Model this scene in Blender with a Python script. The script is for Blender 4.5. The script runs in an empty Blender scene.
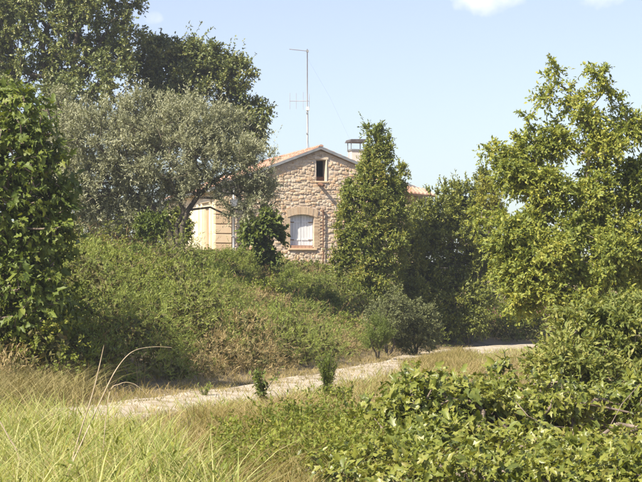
import bpy, math, random
import numpy as np
from mathutils import Vector, Matrix

# ------------------------------------------------------------------ camera, sky, sun, exposure
scene = bpy.context.scene
COL = scene.collection
F = 1870.0            # focal length in pixels of a 642 pixel wide picture
CX, HY, CZ = 321.0, 300.0, 2.0
SUN_EL, SUN_AZ = 45.0, 47.0      # sun behind the viewer's left shoulder

cam_d = bpy.data.cameras.new("camera")
cam = bpy.data.objects.new("camera", cam_d)
COL.objects.link(cam)
cam_d.sensor_width = 36.0
cam_d.lens = 36.0 * F / 642.0
cam.location = (0, 0, CZ)
cam.rotation_euler = (math.radians(90), 0, 0)
cam_d.shift_y = (HY - 241.0) / 642.0
cam_d.clip_start = 0.1
cam_d.clip_end = 8000
scene.camera = cam

world = bpy.data.worlds.new("World")
scene.world = world
world.use_nodes = True
wn, wl = world.node_tree.nodes, world.node_tree.links
wn.clear()
w_out = wn.new("ShaderNodeOutputWorld")
w_bg = wn.new("ShaderNodeBackground")
w_bg.inputs["Strength"].default_value = 0.096
sky = wn.new("ShaderNodeTexSky")
sky.sky_type = 'NISHITA'
sky.sun_disc = False
sky.sun_elevation = math.radians(SUN_EL)
sky.sun_rotation = math.radians(180 + SUN_AZ)
sky.altitude = 100
sky.air_density = 1.0
sky.dust_density = 1.2
sky.ozone_density = 2.0
# fair weather cumulus: soft noise patches all round the sky
tc = wn.new("ShaderNodeTexCoord")
sep = wn.new("ShaderNodeSeparateXYZ")
wl.new(tc.outputs["Generated"], sep.inputs[0])
def wmath(op, a, b=None, clamp=False):
    n = wn.new("ShaderNodeMath"); n.operation = op; n.use_clamp = clamp
    for i, v in enumerate((a, b)):
        if v is None: continue
        if isinstance(v, (int, float)): n.inputs[i].default_value = v
        else: wl.new(v, n.inputs[i])
    return n.outputs[0]
def cloud(px, py, rx, ry, amount):
    """a small cumulus in the direction that the picture shows it, with a noisy rim"""
    dx, dz = (px - CX) / F, (HY - py) / F
    inv = wmath('DIVIDE', 1.0, wmath('MAXIMUM', sep.outputs['Y'], 0.01))
    u = wmath('MULTIPLY', wmath('SUBTRACT', wmath('MULTIPLY', sep.outputs['X'], inv), dx), F / rx)
    v = wmath('MULTIPLY', wmath('SUBTRACT', wmath('MULTIPLY', sep.outputs['Z'], inv), dz), F / ry)
    r = wmath('ADD', wmath('MULTIPLY', u, u), wmath('MULTIPLY', v, v))
    m = wmath('SUBTRACT', wmath('ADD', wmath('SUBTRACT', 1.0, r), wmath('MULTIPLY', wnoise.outputs['Fac'], 3.2)), 1.75)
    m = wmath('MULTIPLY', m, 0.5, True)
    front = wmath('GREATER_THAN', sep.outputs['Y'], 0.05)
    return wmath('MULTIPLY', wmath('MULTIPLY', m, amount), front)
wnoise = wn.new("ShaderNodeTexNoise")
wnoise.inputs["Scale"].default_value = 55
wnoise.inputs["Detail"].default_value = 7
wl.new(tc.outputs["Generated"], wnoise.inputs["Vector"])
parts_c = [cloud(483, -5, 40, 24, 0.85), cloud(587, -5, 36, 20, 0.7), cloud(151, 18, 12, 9, 0.5), cloud(560, -16, 40, 18, 0.7)]
tot = parts_c[0]
for p in parts_c[1:]:
    tot = wmath('MAXIMUM', tot, p)
# the same kind of small clouds, scattered over the rest of the sky by noise
wide = wn.new("ShaderNodeTexNoise")
wide.inputs["Scale"].default_value = 3.2
wide.inputs["Detail"].default_value = 8
wl.new(tc.outputs["Generated"], wide.inputs["Vector"])
scat = wmath('MULTIPLY', wmath('SUBTRACT', wide.outputs['Fac'], 0.62), 6.0, True)
scat = wmath('MULTIPLY', scat, wmath('MULTIPLY', wmath('SUBTRACT', sep.outputs['Z'], 0.2), 6.0, True))
tot = wmath('MAXIMUM', tot, wmath('MULTIPLY', scat, 0.7))
w_mix = wn.new("ShaderNodeMixRGB")
w_mix.inputs[2].default_value = (9.6, 9.0, 8.9, 1)
wl.new(tot, w_mix.inputs[0])
# late summer air: the whole dome a little paler and less cyan
hs = wn.new("ShaderNodeHueSaturation"); hs.inputs["Saturation"].default_value = 0.80; hs.inputs["Hue"].default_value = 0.522
wl.new(sky.outputs[0], hs.inputs["Color"])
wl.new(hs.outputs[0], w_mix.inputs[1])
wl.new(w_mix.outputs[0], w_bg.inputs[0])
wl.new(w_bg.outputs[0], w_out.inputs[0])

sun_d = bpy.data.lights.new("sun", 'SUN')
sun_d.energy = 5.0
sun_d.angle = math.radians(0.55)
sun_d.color = (1.0, 0.90, 0.74)
sun = bpy.data.objects.new("sun", sun_d)
COL.objects.link(sun)
_e, _a = math.radians(SUN_EL), math.radians(SUN_AZ)
travel = Vector((math.sin(_a) * math.cos(_e), math.cos(_a) * math.cos(_e), -math.sin(_e)))
sun.rotation_euler = travel.to_track_quat('-Z', 'Y').to_euler()
sun.location = (-20, -10, 40)

vs = scene.view_settings
vs.view_transform = 'Standard'
vs.look = 'None'
vs.exposure = 1.0
vs.gamma = 1.0
vs.use_curve_mapping = False
scene.cycles.max_bounces = 6
scene.cycles.diffuse_bounces = 3
scene.cycles.transmission_bounces = 4
scene.cycles.transparent_max_bounces = 4
scene.cycles.use_adaptive_sampling = True

rng = np.random.default_rng(7)
random.seed(7)

# ------------------------------------------------------------------ helpers
def P(px, py, D):
    return np.array([(px - CX) / F * D, D, CZ + (HY - py) / F * D])

def norm(v):
    v = np.asarray(v, float)
    return v / np.maximum(np.linalg.norm(v, axis=-1, keepdims=True), 1e-9)

def tag(o, label=None, cat=None, group=None, kind=None):
    if label: o["label"] = label
    if cat: o["category"] = cat
    if group: o["group"] = group
    if kind: o["kind"] = kind
    return o

def link(o, parent=None):
    COL.objects.link(o)
    if parent is not None: o.parent = parent
    return o

def empty(name, loc=(0, 0, 0), rz=0.0):
    o = bpy.data.objects.new(name, None)
    o.empty_display_size = 0.2
    o.location = [float(c) for c in loc]
    o.rotation_euler = (0, 0, rz)
    return link(o)

def mesh_np(name, verts, faces, mat=None, smooth=False):
    """verts (N,3), faces (M,k) with one k"""
    me = bpy.data.meshes.new(name)
    verts = np.ascontiguousarray(verts, dtype=np.float32)
    faces = np.ascontiguousarray(faces, dtype=np.int32)
    k = faces.shape[1]
    me.vertices.add(len(verts)); me.vertices.foreach_set("co", verts.ravel())
    me.loops.add(faces.size); me.loops.foreach_set("vertex_index", faces.ravel())
    me.polygons.add(len(faces))
    me.polygons.foreach_set("loop_start", np.arange(0, faces.size, k, dtype=np.int32))
    me.polygons.foreach_set("loop_total", np.full(len(faces), k, dtype=np.int32))
    if smooth: me.polygons.foreach_set("use_smooth", np.ones(len(faces), dtype=bool))
    me.update(calc_edges=True)
    if mat: me.materials.append(mat)
    return me

def obj_np(name, verts, faces, mat, parent=None, origin=None, smooth=False):
    """verts in world metres; the object's origin is put at origin (or its parent's)"""
    verts = np.asarray(verts, float)
    if parent is not None:
        verts = verts - np.array(parent.location)
        o = bpy.data.objects.new(name, mesh_np(name, verts, faces, mat, smooth))
    else:
        org = np.zeros(3) if origin is None else np.asarray(origin, float)
        o = bpy.data.objects.new(name, mesh_np(name, verts - org, faces, mat, smooth))
        o.location = [float(c) for c in org]
    return link(o, parent)

class MB:
    """collects polygons of any size into one mesh"""
    def __init__(self): self.v, self.f = [], []
    def poly(self, pts):
        n = len(self.v); self.v += [tuple(map(float, p)) for p in pts]; self.f.append(tuple(range(n, n + len(pts))))
    def box(self, x0, x1, y0, y1, z0, z1):
        n = len(self.v)
        self.v += [(x0,y0,z0),(x1,y0,z0),(x1,y1,z0),(x0,y1,z0),(x0,y0,z1),(x1,y0,z1),(x1,y1,z1),(x0,y1,z1)]
        self.f += [tuple(n + i for i in q) for q in ((0,3,2,1),(4,5,6,7),(0,1,5,4),(1,2,6,5),(2,3,7,6),(3,0,4,7))]
        return self
    def prism(self, poly2, y0, y1):
        """polygon in (x, z), counter-clockwise seen from -y, pushed from y0 to y1"""
        n = len(self.v); k = len(poly2)
        self.v += [(x, y0, z) for x, z in poly2] + [(x, y1, z) for x, z in poly2]
        self.f.append(tuple(range(n, n + k)))
        self.f.append(tuple(range(n + 2 * k - 1, n + k - 1, -1)))
        for i in range(k):
            j = (i + 1) % k
            self.f.append((n + j, n + i, n + k + i, n + k + j))
        return self
    def tube(self, pts, rads, seg=8, cap=True):
        pts = [np.array(p, float) for p in pts]
        if not hasattr(rads, '__len__'): rads = [rads] * len(pts)
        n0 = len(self.v)
        for i, p in enumerate(pts):
            d = norm(pts[min(i + 1, len(pts) - 1)] - pts[max(i - 1, 0)])
            ref = np.array([0, 0, 1.0]) if abs(d[2]) < 0.9 else np.array([1.0, 0, 0])
            a = norm(np.cross(d, ref)); b = np.cross(d, a)
            for k in range(seg):
                t = 2 * math.pi * k / seg
                self.v.append(tuple(p + rads[i] * (math.cos(t) * a + math.sin(t) * b)))
        for i in range(len(pts) - 1):
            for k in range(seg):
                k2 = (k + 1) % seg
                self.f.append((n0 + i*seg + k, n0 + i*seg + k2, n0 + (i+1)*seg + k2, n0 + (i+1)*seg + k))
        if cap:
            self.f.append(tuple(n0 + k for k in range(seg)))
            self.f.append(tuple(n0 + (len(pts)-1)*seg + k for k in range(seg - 1, -1, -1)))
        return self
    def build(self, name, mat, parent=None, bevel=0.0, smooth=False):
        me = bpy.data.meshes.new(name)
        me.from_pydata(self.v, [], self.f)
        me.update()
        if smooth:
            me.polygons.foreach_set("use_smooth", np.ones(len(me.polygons), dtype=bool))
        me.materials.append(mat)
        o = link(bpy.data.objects.new(name, me), parent)
        if bevel:
            b = o.modifiers.new("bevel", 'BEVEL'); b.width = bevel; b.segments = 2; b.limit_method = 'ANGLE'
        return o

# ------------------------------------------------------------------ materials
def new_mat(name):
    m = bpy.data.materials.new(name); m.use_nodes = True
    n, l = m.node_tree.nodes, m.node_tree.links
    n.clear()
    out = n.new("ShaderNodeOutputMaterial")
    bs = n.new("ShaderNodeBsdfPrincipled")
    l.new(bs.outputs[0], out.inputs[0])
    return m, n, l, out, bs

def ramp_node(n, cols, const=False):
    r = n.new("ShaderNodeValToRGB")
    e = r.color_ramp.elements
    for i in range(len(cols) - 2): e.new(0.5)
    for i, c in enumerate(cols):
        e[i].position = i / (len(cols) - 1)
        e[i].color = (*c, 1)
    return r

def leaf_mat(name, cols, trans=0.3, rough=0.55, tcol=1.25, spec=0.3, patch=0.35, patch_scale=0.8):
    """each leaf its own tint; sprays of leaves drift in tint too"""
    m, n, l, out, bs = new_mat(name)
    geo = n.new("ShaderNodeNewGeometry")
    oi = n.new("ShaderNodeObjectInfo")
    add = n.new("ShaderNodeMath"); add.operation = 'ADD'
    l.new(geo.outputs["Random Per Island"], add.inputs[0]); l.new(oi.outputs["Random"], add.inputs[1])
    fr = n.new("ShaderNodeMath"); fr.operation = 'FRACT'; l.new(add.outputs[0], fr.inputs[0])
    ns = n.new("ShaderNodeTexNoise"); ns.inputs["Scale"].default_value = patch_scale; ns.inputs["Detail"].default_value = 3
    tcd = n.new("ShaderNodeTexCoord"); l.new(tcd.outputs["Object"], ns.inputs["Vector"])
    st = n.new("ShaderNodeMapRange"); st.inputs[1].default_value = 0.3; st.inputs[2].default_value = 0.7
    l.new(ns.outputs["Fac"], st.inputs[0])
    mx = n.new("ShaderNodeMixRGB"); mx.inputs[0].default_value = patch
    l.new(fr.outputs[0], mx.inputs[1]); l.new(st.outputs[0], mx.inputs[2])
    r = ramp_node(n, cols); l.new(mx.outputs[0], r.inputs[0])
    l.new(r.outputs[0], bs.inputs["Base Color"])
    bs.inputs["Roughness"].default_value = rough
    bs.inputs["Specular IOR Level"].default_value = spec
    tr = n.new("ShaderNodeBsdfTranslucent")
    mul = n.new("ShaderNodeMixRGB"); mul.blend_type = 'MULTIPLY'; mul.inputs[0].default_value = 1
    mul.inputs[2].default_value = (tcol * 1.15, tcol * 1.1, tcol * 0.5, 1)
    l.new(r.outputs[0], mul.inputs[1]); l.new(mul.outputs[0], tr.inputs[0])
    mix = n.new("ShaderNodeMixShader"); mix.inputs[0].default_value = trans
    l.new(bs.outputs[0], mix.inputs[1]); l.new(tr.outputs[0], mix.inputs[2])
    l.new(mix.outputs[0], out.inputs[0])
    return m

def rough_mat(name, cols, scale=6.0, detail=6, rough=0.85, bump=0.4, bscale=None, dist=0.02, rand=False, metal=0.0, stretch=None):
    m, n, l, out, bs = new_mat(name)
    tcd = n.new("ShaderNodeTexCoord")
    vec = tcd.outputs["Object"]
    if stretch:
        mp = n.new("ShaderNodeMapping"); mp.inputs["Scale"].default_value = stretch
        l.new(vec, mp.inputs["Vector"]); vec = mp.outputs[0]
    ns = n.new("ShaderNodeTexNoise"); ns.inputs["Scale"].default_value = scale; ns.inputs["Detail"].default_value = detail
    l.new(vec, ns.inputs["Vector"])
    st = n.new("ShaderNodeMapRange"); st.inputs[1].default_value = 0.28; st.inputs[2].default_value = 0.72
    l.new(ns.outputs["Fac"], st.inputs[0])
    fac = st.outputs[0]
    if rand:
        geo = n.new("ShaderNodeNewGeometry"); oi = n.new("ShaderNodeObjectInfo")
        add = n.new("ShaderNodeMath"); add.operation = 'ADD'
        l.new(geo.outputs["Random Per Island"], add.inputs[0]); l.new(oi.outputs["Random"], add.inputs[1])
        fr = n.new("ShaderNodeMath"); fr.operation = 'FRACT'; l.new(add.outputs[0], fr.inputs[0])
        mx = n.new("ShaderNodeMixRGB"); mx.inputs[0].default_value = 0.7
        l.new(fac, mx.inputs[1]); l.new(fr.outputs[0], mx.inputs[2]); fac = mx.outputs[0]
    r = ramp_node(n, cols); l.new(fac, r.inputs[0])
    l.new(r.outputs[0], bs.inputs["Base Color"])
    bs.inputs["Roughness"].default_value = rough
    bs.inputs["Metallic"].default_value = metal
    if bump:
        nb = n.new("ShaderNodeTexNoise"); nb.inputs["Scale"].default_value = bscale or scale * 4; nb.inputs["Detail"].default_value = 6
        l.new(vec, nb.inputs["Vector"])
        bp = n.new("ShaderNodeBump"); bp.inputs["Strength"].default_value = bump; bp.inputs["Distance"].default_value = dist
        l.new(nb.outputs["Fac"], bp.inputs["Height"]); l.new(bp.outputs[0], bs.inputs["Normal"])
    return m

M = {}
M['soil'] = rough_mat('dry_soil', [(.10,.078,.042), (.16,.125,.07), (.22,.175,.10), (.14,.115,.055)], scale=0.9, bscale=14, dist=.05)
M['gravel'] = rough_mat('pale_gravel', [(0.211,0.165,0.095), (0.346,0.290,0.201), (0.461,0.410,0.329), (0.259,0.215,0.133)], scale=1.7, bscale=30, dist=.02, bump=.35)
M['gravel_stone'] = rough_mat('limestone_pebble', [(.24,.20,.15), (.42,.37,.29), (.56,.51,.43)], scale=9, bscale=40, dist=.004, rand=True)
M['bark'] = rough_mat('grey_brown_bark', [(.045,.036,.026), (.10,.082,.06), (.17,.145,.11)], scale=5, bscale=18, dist=.04, bump=.8, stretch=(1,1,.25))
M['bark_fig'] = rough_mat('smooth_grey_fig_bark', [(.11,.085,.06), (.19,.15,.115), (.27,.22,.18)], scale=6, bscale=25, dist=.015, bump=.5)
M['bark_walnut'] = rough_mat('pale_walnut_bark', [(.14,.12,.095), (.24,.21,.17), (.32,.28,.23)], scale=6, bscale=20, dist=.02, bump=.6)
M['oak'] = leaf_mat('holm_oak_leaf', [(0.068,0.092,0.028), (0.111,0.141,0.042), (0.179,0.202,0.059), (0.287,0.273,0.091)], trans=.18, rough=.42, spec=.4)
M['olive'] = leaf_mat('olive_leaf', [(0.135,0.146,0.083), (0.221,0.235,0.133), (0.332,0.341,0.213), (0.491,0.475,0.336)], trans=.16, rough=.5, spec=.35)
M['walnut'] = leaf_mat('walnut_leaf', [(0.097,0.131,0.031), (0.187,0.231,0.048), (0.299,0.321,0.063), (0.438,0.412,0.091)], trans=.36)
M['laurel'] = leaf_mat('bay_leaf', [(0.079,0.110,0.024), (0.142,0.181,0.035), (0.222,0.251,0.047), (0.390,0.320,0.078)], trans=.25, rough=.42, spec=.4)
M['dark_tree'] = leaf_mat('dark_evergreen_leaf', [(0.078,0.099,0.021), (0.134,0.164,0.032), (0.217,0.238,0.043), (0.313,0.307,0.057)], trans=.22, rough=.45, spec=.4)
M['yellow'] = leaf_mat('yellowing_leaf', [(0.187,0.203,0.036), (0.281,0.284,0.048), (0.363,0.351,0.060)], trans=.35)
M['fig'] = leaf_mat('fig_leaf', [(0.063,0.083,0.014), (0.087,0.114,0.020), (0.156,0.185,0.031), (0.230,0.246,0.042), (0.225,0.227,0.051), (0.281,0.233,0.070)], trans=.24, rough=.42, spec=.5, patch=.5, patch_scale=1.6)
M['fig_far'] = leaf_mat('dark_fig_leaf', [(0.049,0.077,0.015), (0.091,0.128,0.022), (0.139,0.180,0.031), (0.195,0.211,0.043)], trans=.26, rough=.5, spec=.3)
M['shoot'] = leaf_mat('pale_shoot_leaf', [(0.100,0.133,0.034), (0.167,0.200,0.048), (0.239,0.254,0.066), (0.346,0.320,0.107)], trans=.32)
M['bramble'] = leaf_mat('bramble_leaf', [(0.075,0.105,0.017), (0.130,0.168,0.026), (0.196,0.225,0.034), (0.304,0.275,0.056)], trans=.28, patch=.6, patch_scale=.55)
M['ivy'] = leaf_mat('fresh_creeper_leaf', [(.060,.090,.018), (.100,.140,.028), (.150,.190,.040), (.215,.235,.06)], trans=.28)
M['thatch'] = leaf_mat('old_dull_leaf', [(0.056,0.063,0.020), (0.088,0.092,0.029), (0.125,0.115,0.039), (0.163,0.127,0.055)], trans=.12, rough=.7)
M['feathery'] = leaf_mat('feathery_weed', [(0.119,0.157,0.031), (0.181,0.234,0.047), (0.251,0.292,0.063), (0.347,0.368,0.103)], trans=.25, patch=.6, patch_scale=.5)
M['dry'] = leaf_mat('dry_straw', [(.20,.145,.065), (.31,.235,.11), (.41,.33,.17), (.26,.22,.075)], trans=.25, rough=.7)
M['rust_dry'] = leaf_mat('brown_dead_stems', [(.12,.075,.04), (.21,.135,.07), (.30,.21,.11)], trans=.15, rough=.8)
M['dead_mix'] = leaf_mat('brown_green_brush', [(0.099,0.108,0.035), (0.198,0.168,0.070), (0.317,0.276,0.120), (0.168,0.180,0.050)], trans=.2, rough=.8)
M['reed'] = leaf_mat('lush_reed_grass', [(0.113,0.165,0.043), (0.227,0.281,0.073), (0.365,0.394,0.121), (0.524,0.510,0.244), (0.273,0.318,0.085)], trans=.38, tcol=1.2)
M['grass'] = leaf_mat('mixed_meadow_grass', [(.12,.12,.035), (.20,.18,.06), (.31,.25,.10), (.40,.32,.16)], trans=.3, rough=.7)
M['greygreen'] = leaf_mat('grey_green_leaf', [(0.106,0.122,0.053), (0.157,0.177,0.076), (0.226,0.237,0.104)], trans=.2)
M['rosemary'] = leaf_mat('fresh_needle_leaf', [(0.097,0.139,0.028), (0.142,0.187,0.039), (0.188,0.224,0.050)], trans=.28)
M['pink'] = leaf_mat('pink_blossom', [(.42,.13,.20), (.55,.22,.30), (.66,.36,.42)], trans=.3, tcol=1.0)
M['straw'] = rough_mat('bleached_stalk', [(.30,.23,.14), (.42,.34,.23), (.50,.42,.30)], scale=12, bump=.2)
M['mortar'] = rough_mat('lime_mortar', [(.42,.34,.26), (.52,.43,.34), (.58,.50,.40)], scale=3, bscale=30, dist=.02, bump=.6)
M['stone'] = rough_mat('rubble_stone', [(0.200,0.148,0.106), (0.420,0.317,0.221), (0.600,0.495,0.359), (0.460,0.287,0.156), (0.640,0.554,0.432), (0.360,0.267,0.193), (0.550,0.396,0.248)], scale=5, bscale=24, dist=.02, bump=.5, rand=True)
M['brick'] = rough_mat('pale_brick', [(0.409,0.285,0.178), (0.521,0.389,0.257), (0.577,0.456,0.316), (0.465,0.314,0.208)], scale=8, bscale=40, dist=.006, rand=True)
M['brick_red'] = rough_mat('faded_red_brick', [(.36,.20,.13), (.46,.28,.19), (.52,.36,.26)], scale=8, bscale=40, dist=.006, rand=True)
M['quoin'] = rough_mat('sandstone_quoin', [(0.515,0.368,0.216), (0.627,0.471,0.300), (0.694,0.552,0.372)], scale=5, bscale=30, dist=.012, rand=True)
M['plaster'] = rough_mat('cream_plaster', [(.62,.52,.37), (.72,.62,.46), (.76,.68,.53)], scale=2, bscale=20, dist=.006, bump=.3)
M['shutter'] = rough_mat('weathered_white_paint', [(.60,.61,.62), (.72,.73,.74), (.78,.78,.78)], scale=5, bscale=30, dist=.003, bump=.2, rough=.6, stretch=(1,1,.2))
M['door_wood'] = rough_mat('weathered_door_wood', [(.30,.20,.12), (.44,.31,.19), (.56,.43,.28)], scale=5, bscale=20, dist=.006, stretch=(1,1,.15))
M['tile'] = rough_mat('terracotta_tile', [(0.285,0.140,0.095), (0.399,0.220,0.152), (0.475,0.310,0.231), (0.418,0.340,0.273)], scale=4, bscale=25, dist=.006, rand=True)
M['fascia'] = rough_mat('grey_sheet_metal', [(.19,.20,.205), (.25,.26,.265), (.31,.32,.325)], scale=4, bump=.15, rough=.5, metal=.3)
M['hood'] = rough_mat('sooty_sheet_metal', [(.075,.065,.065), (.11,.10,.10), (.15,.135,.13)], scale=5, bump=.15, rough=.6, metal=.2)
M['zinc'] = rough_mat('zinc_pipe', [(.36,.37,.38), (.46,.47,.48), (.52,.53,.54)], scale=4, bump=.1, rough=.45, metal=.4)
M['iron'] = rough_mat('rusty_iron', [(.07,.035,.022), (.15,.075,.045), (.22,.13,.085)], scale=10, bump=.4)
M['antenna'] = rough_mat('grey_antenna_metal', [(.30,.29,.29), (.38,.37,.37), (.46,.45,.44)], scale=3, bump=.05, rough=.45, metal=.3)
M['dark'] = rough_mat('shade_toned_plaster', [(.10,.09,.08), (.13,.12,.105)], scale=3)  # dark tone paints in the shade of the attic room
M['white_plaster'] = rough_mat('white_chimney_plaster', [(.60,.55,.47), (.70,.65,.57)], scale=4, bump=.3)

# ------------------------------------------------------------------ terrain
TRACK = np.array([(-10.5,12), (-6.8,24), (-3.6,34), (-2.1,38.5), (-.5,44), (1.5,53), (2.7,58.5), (5.0,70), (8.2,79.5), (14,87), (26,93), (60,100)], float)
FOOT = np.array([(-90,34), (-30,36), (-12,37.2), (-6.2,38.6), (-3.9,41.5), (-2.4,46), (-.4,54), (.9,60), (3.2,71), (6.2,81.5), (12.5,89.5), (25,95.5), (60,103), (160,110)], float)

def catmull(pts, n=10):
    out = []
    for i in range(len(pts) - 1):
        p0, p1, p2, p3 = pts[max(i-1,0)], pts[i], pts[i+1], pts[min(i+2,len(pts)-1)]
        for k in range(n):
            t = k / n
            out.append(.5*((2*p1)+(-p0+p2)*t+(2*p0-5*p1+4*p2-p3)*t*t+(-p0+3*p1-3*p2+p3)*t**3))
    out.append(pts[-1])
    return np.array(out)
TRACK_S, FOOT_S = catmull(TRACK, 8), catmull(FOOT, 4)

def sdist(xy, line):
    """signed distance to a polyline, positive on its left"""
    xy = np.asarray(xy, float)
    best = np.full(len(xy), 1e9); sg = np.ones(len(xy))
    for a, b in zip(line[:-1], line[1:]):
        d = b - a; L2 = d @ d
        t = np.clip(((xy - a) @ d) / L2, 0, 1)
        q = xy - (a + t[:, None] * d)
        dd = np.hypot(q[:, 0], q[:, 1])
        m = dd < best
        best = np.where(m, dd, best)
        sg = np.where(m, np.sign(d[0] * (xy[:, 1] - a[1]) - d[1] * (xy[:, 0] - a[0])), sg)
    return best * sg

def vnoise(x, y, seed=0):
    """cheap smooth noise from a few sines"""
    r = np.random.default_rng(seed)
    s = np.zeros_like(x)
    for k in range(6):
        a, f, p = r.uniform(0, 6.28), r.uniform(.6, 1.6), r.uniform(0, 6.28)
        s = s + np.sin((x * np.cos(a) + y * np.sin(a)) * f + p)
    return s / 6

def hgt(xy):
    xy = np.asarray(xy, float).reshape(-1, 2)
    s = sdist(xy, FOOT_S)
    t = np.clip((s + .3) / 11.0, 0, 1)
    h = 3.75 * t * t * (3 - 2 * t) * .55 + 3.75 * .45 * t
    near = np.clip(s / 2, 0, 1)
    h = h + .12 * vnoise(xy[:, 0] * .8, xy[:, 1] * .8, 3) * near + .04 * vnoise(xy[:, 0] * 2.1, xy[:, 1] * 2.1, 4) * (1 - near)
    far = np.clip((np.hypot(xy[:, 0], xy[:, 1]) - 130) / 300, 0, 1)
    return h + far * 3 * vnoise(xy[:, 0] * .01, xy[:, 1] * .01, 9)

def hz(x, y): return float(hgt([(x, y)])[0])

def build_ground():
    N = 190
    u = np.linspace(-1, 1, N)
    xs = 45 * u + 2400 * u ** 9
    ys = 52 + 55 * u + 2400 * u ** 9
    X, Y = np.meshgrid(xs, ys)
    xy = np.stack([X.ravel(), Y.ravel()], 1)
    z = hgt(xy)
    i, j = np.meshgrid(np.arange(N - 1), np.arange(N - 1))
    a = (j * N + i).ravel()
    f = np.stack([a, a + 1, a + N + 1, a + N], 1)
    o = obj_np('ground', np.column_stack([xy, z]), f, M['soil'], smooth=True)
    tag(o, kind='structure')
    # the farm track: a worn sheet that follows the ground
    P2 = catmull(TRACK, 24)
    d = norm(np.gradient(P2, axis=0))
    nrm = np.stack([-d[:, 1], d[:, 0]], 1)
    W = np.linspace(-1.12, 1.12, 15)
    wob = 1 + .28 * vnoise(P2[:, 0] * 3, P2[:, 1] * 1.7, 5)
    pts = P2[:, None, :] + nrm[:, None, :] * (W[None, :, None] * wob[:, None, None])
    flat = pts.reshape(-1, 2)
    prof = -.05 * np.exp(-((np.abs(W) - .72) / .3) ** 2)
    z = hgt(flat).reshape(len(P2), 15) + .075 + prof[None, :]
    z[:, 0] -= .09; z[:, -1] -= .09
    a = (np.arange(len(P2) - 1)[:, None] * 15 + np.arange(14)[None, :]).ravel()
    f = np.stack([a, a + 15, a + 16, a + 1], 1)[:, ::-1]
    o = obj_np('track', np.column_stack([flat, z.ravel()]), f, M['gravel'], smooth=True)
    tag(o, kind='structure')
build_ground()

def track_stones():
    """loose stones along the wheel ruts"""
    r = np.random.default_rng(5)
    P2 = catmull(TRACK, 24); P2 = P2[(P2[:, 1] > 26) & (P2[:, 1] < 84)]
    n = 1100
    i = r.integers(0, len(P2) - 1, n)
    d = norm(P2[i + 1] - P2[i]); nr = np.stack([-d[:, 1], d[:, 0]], 1)
    q = P2[i] + d * r.uniform(0, .5, (n, 1)) + nr * (r.choice([-1, 1], n) * np.abs(r.normal(.7, .25, n)))[:, None]
    z = hgt(q) + .045
    size = r.uniform(.008, .024, n) * np.where(r.random(n) < .04, 1.8, 1)
    oc = np.array([(1,0,0), (0,1,0), (-1,0,0), (0,-1,0), (0,0,.7), (0,0,-.7)], float)
    fo = np.array([(0,1,4), (1,2,4), (2,3,4), (3,0,4), (1,0,5), (2,1,5), (3,2,5), (0,3,5)])
    v = np.column_stack([q, z])[:, None, :] + oc[None] * (size[:, None] * r.uniform(.6, 1.4, (n, 6)))[:, :, None]
    a = r.uniform(0, 6.28, n)
    f = (np.arange(n)[:, None, None] * 6 + fo[None]).reshape(-1, 3)
    tag(obj_np('loose_stones', v.reshape(-1, 3), f, M['gravel_stone']), 'small pale loose stones scattered along the wheel ruts', 'stones', kind='stuff')
track_stones()

# ------------------------------------------------------------------ foliage generators
def frames(dirs, ups):
    d = norm(dirs)
    s = norm(np.cross(d, ups))
    n = np.cross(s, d)
    return d, s, n

def diamonds(pos, dirs, ups, L, W, fold=.25, mid=.42, droop=.0):
    """folded diamond leaves, two triangles each"""
    d, s, n = frames(dirs, ups)
    L = np.asarray(L).reshape(-1, 1); W = np.asarray(W).reshape(-1, 1)
    base = pos
    tip = pos + d * L - n * droop * L
    l = pos + d * L * mid + s * W * .5 + n * W * fold
    r = pos + d * L * mid - s * W * .5 + n * W * fold
    v = np.stack([base, r, tip, l], 1).reshape(-1, 3)
    i = np.arange(len(pos))[:, None] * 4
    f = np.concatenate([i + [0, 1, 2], i + [0, 2, 3]], 1).reshape(-1, 3)
    return v, f

def template(tv, tf, pos, dirs, ups, S):
    d, s, n = frames(dirs, ups)
    S = np.asarray(S).reshape(-1, 1, 1)
    tv = np.asarray(tv, float)
    v = pos[:, None, :] + S * (tv[None, :, 0:1] * d[:, None, :] + tv[None, :, 1:2] * s[:, None, :] + tv[None, :, 2:3] * n[:, None, :])
    f = (np.arange(len(pos))[:, None, None] * len(tv) + np.asarray(tf)[None]).reshape(-1, 3)
    return v.reshape(-1, 3), f

def fig_leaf(h, cup, bend):
    o = [(0, 0)] + h + [(1, 0)] + [(x + .02, -y * .94) for x, y in h[::-1]]
    v = [(.36, 0, -.02)] + [(x, y, cup * abs(y) - bend * x * x) for x, y in o]
    k = len(o)
    f = [(0, 1 + i, 1 + (i + 1) % k) for i in range(k)]
    v = [(x + .12, y, z) for x, y, z in v]
    return np.array(v), np.array(f)[:, ::-1]
FIGS = [fig_leaf([(.02, .08), (.03, .27), (.20, .41), (.29, .16), (.55, .39), (.68, .31), (.56, .13), (.82, .14)], .25, .20),
        fig_leaf([(.00, .10), (.05, .30), (.29, .38), (.42, .17), (.62, .22), (.84, .13)], .5, .38),
        fig_leaf([(.04, .13), (.22, .24), (.45, .26), (.70, .17)], .35, .15),
        fig_leaf([(-.03, .07), (-.03, .22), (.15, .37), (.24, .13), (.50, .34), (.60, .25), (.48, .10), (.80, .10)], .6, .45)]
FIGS_LOW = [fig_leaf([(.02, .27), (.24, .17), (.58, .38), (.58, .15)], .3, .22), fig_leaf([(.04, .33), (.40, .19), (.70, .21)], .5, .38),
            fig_leaf([(.22, .22), (.60, .20)], .35, .15), fig_leaf([(-.02, .25), (.22, .15), (.50, .34), (.52, .12)], .6, .45)]

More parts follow.
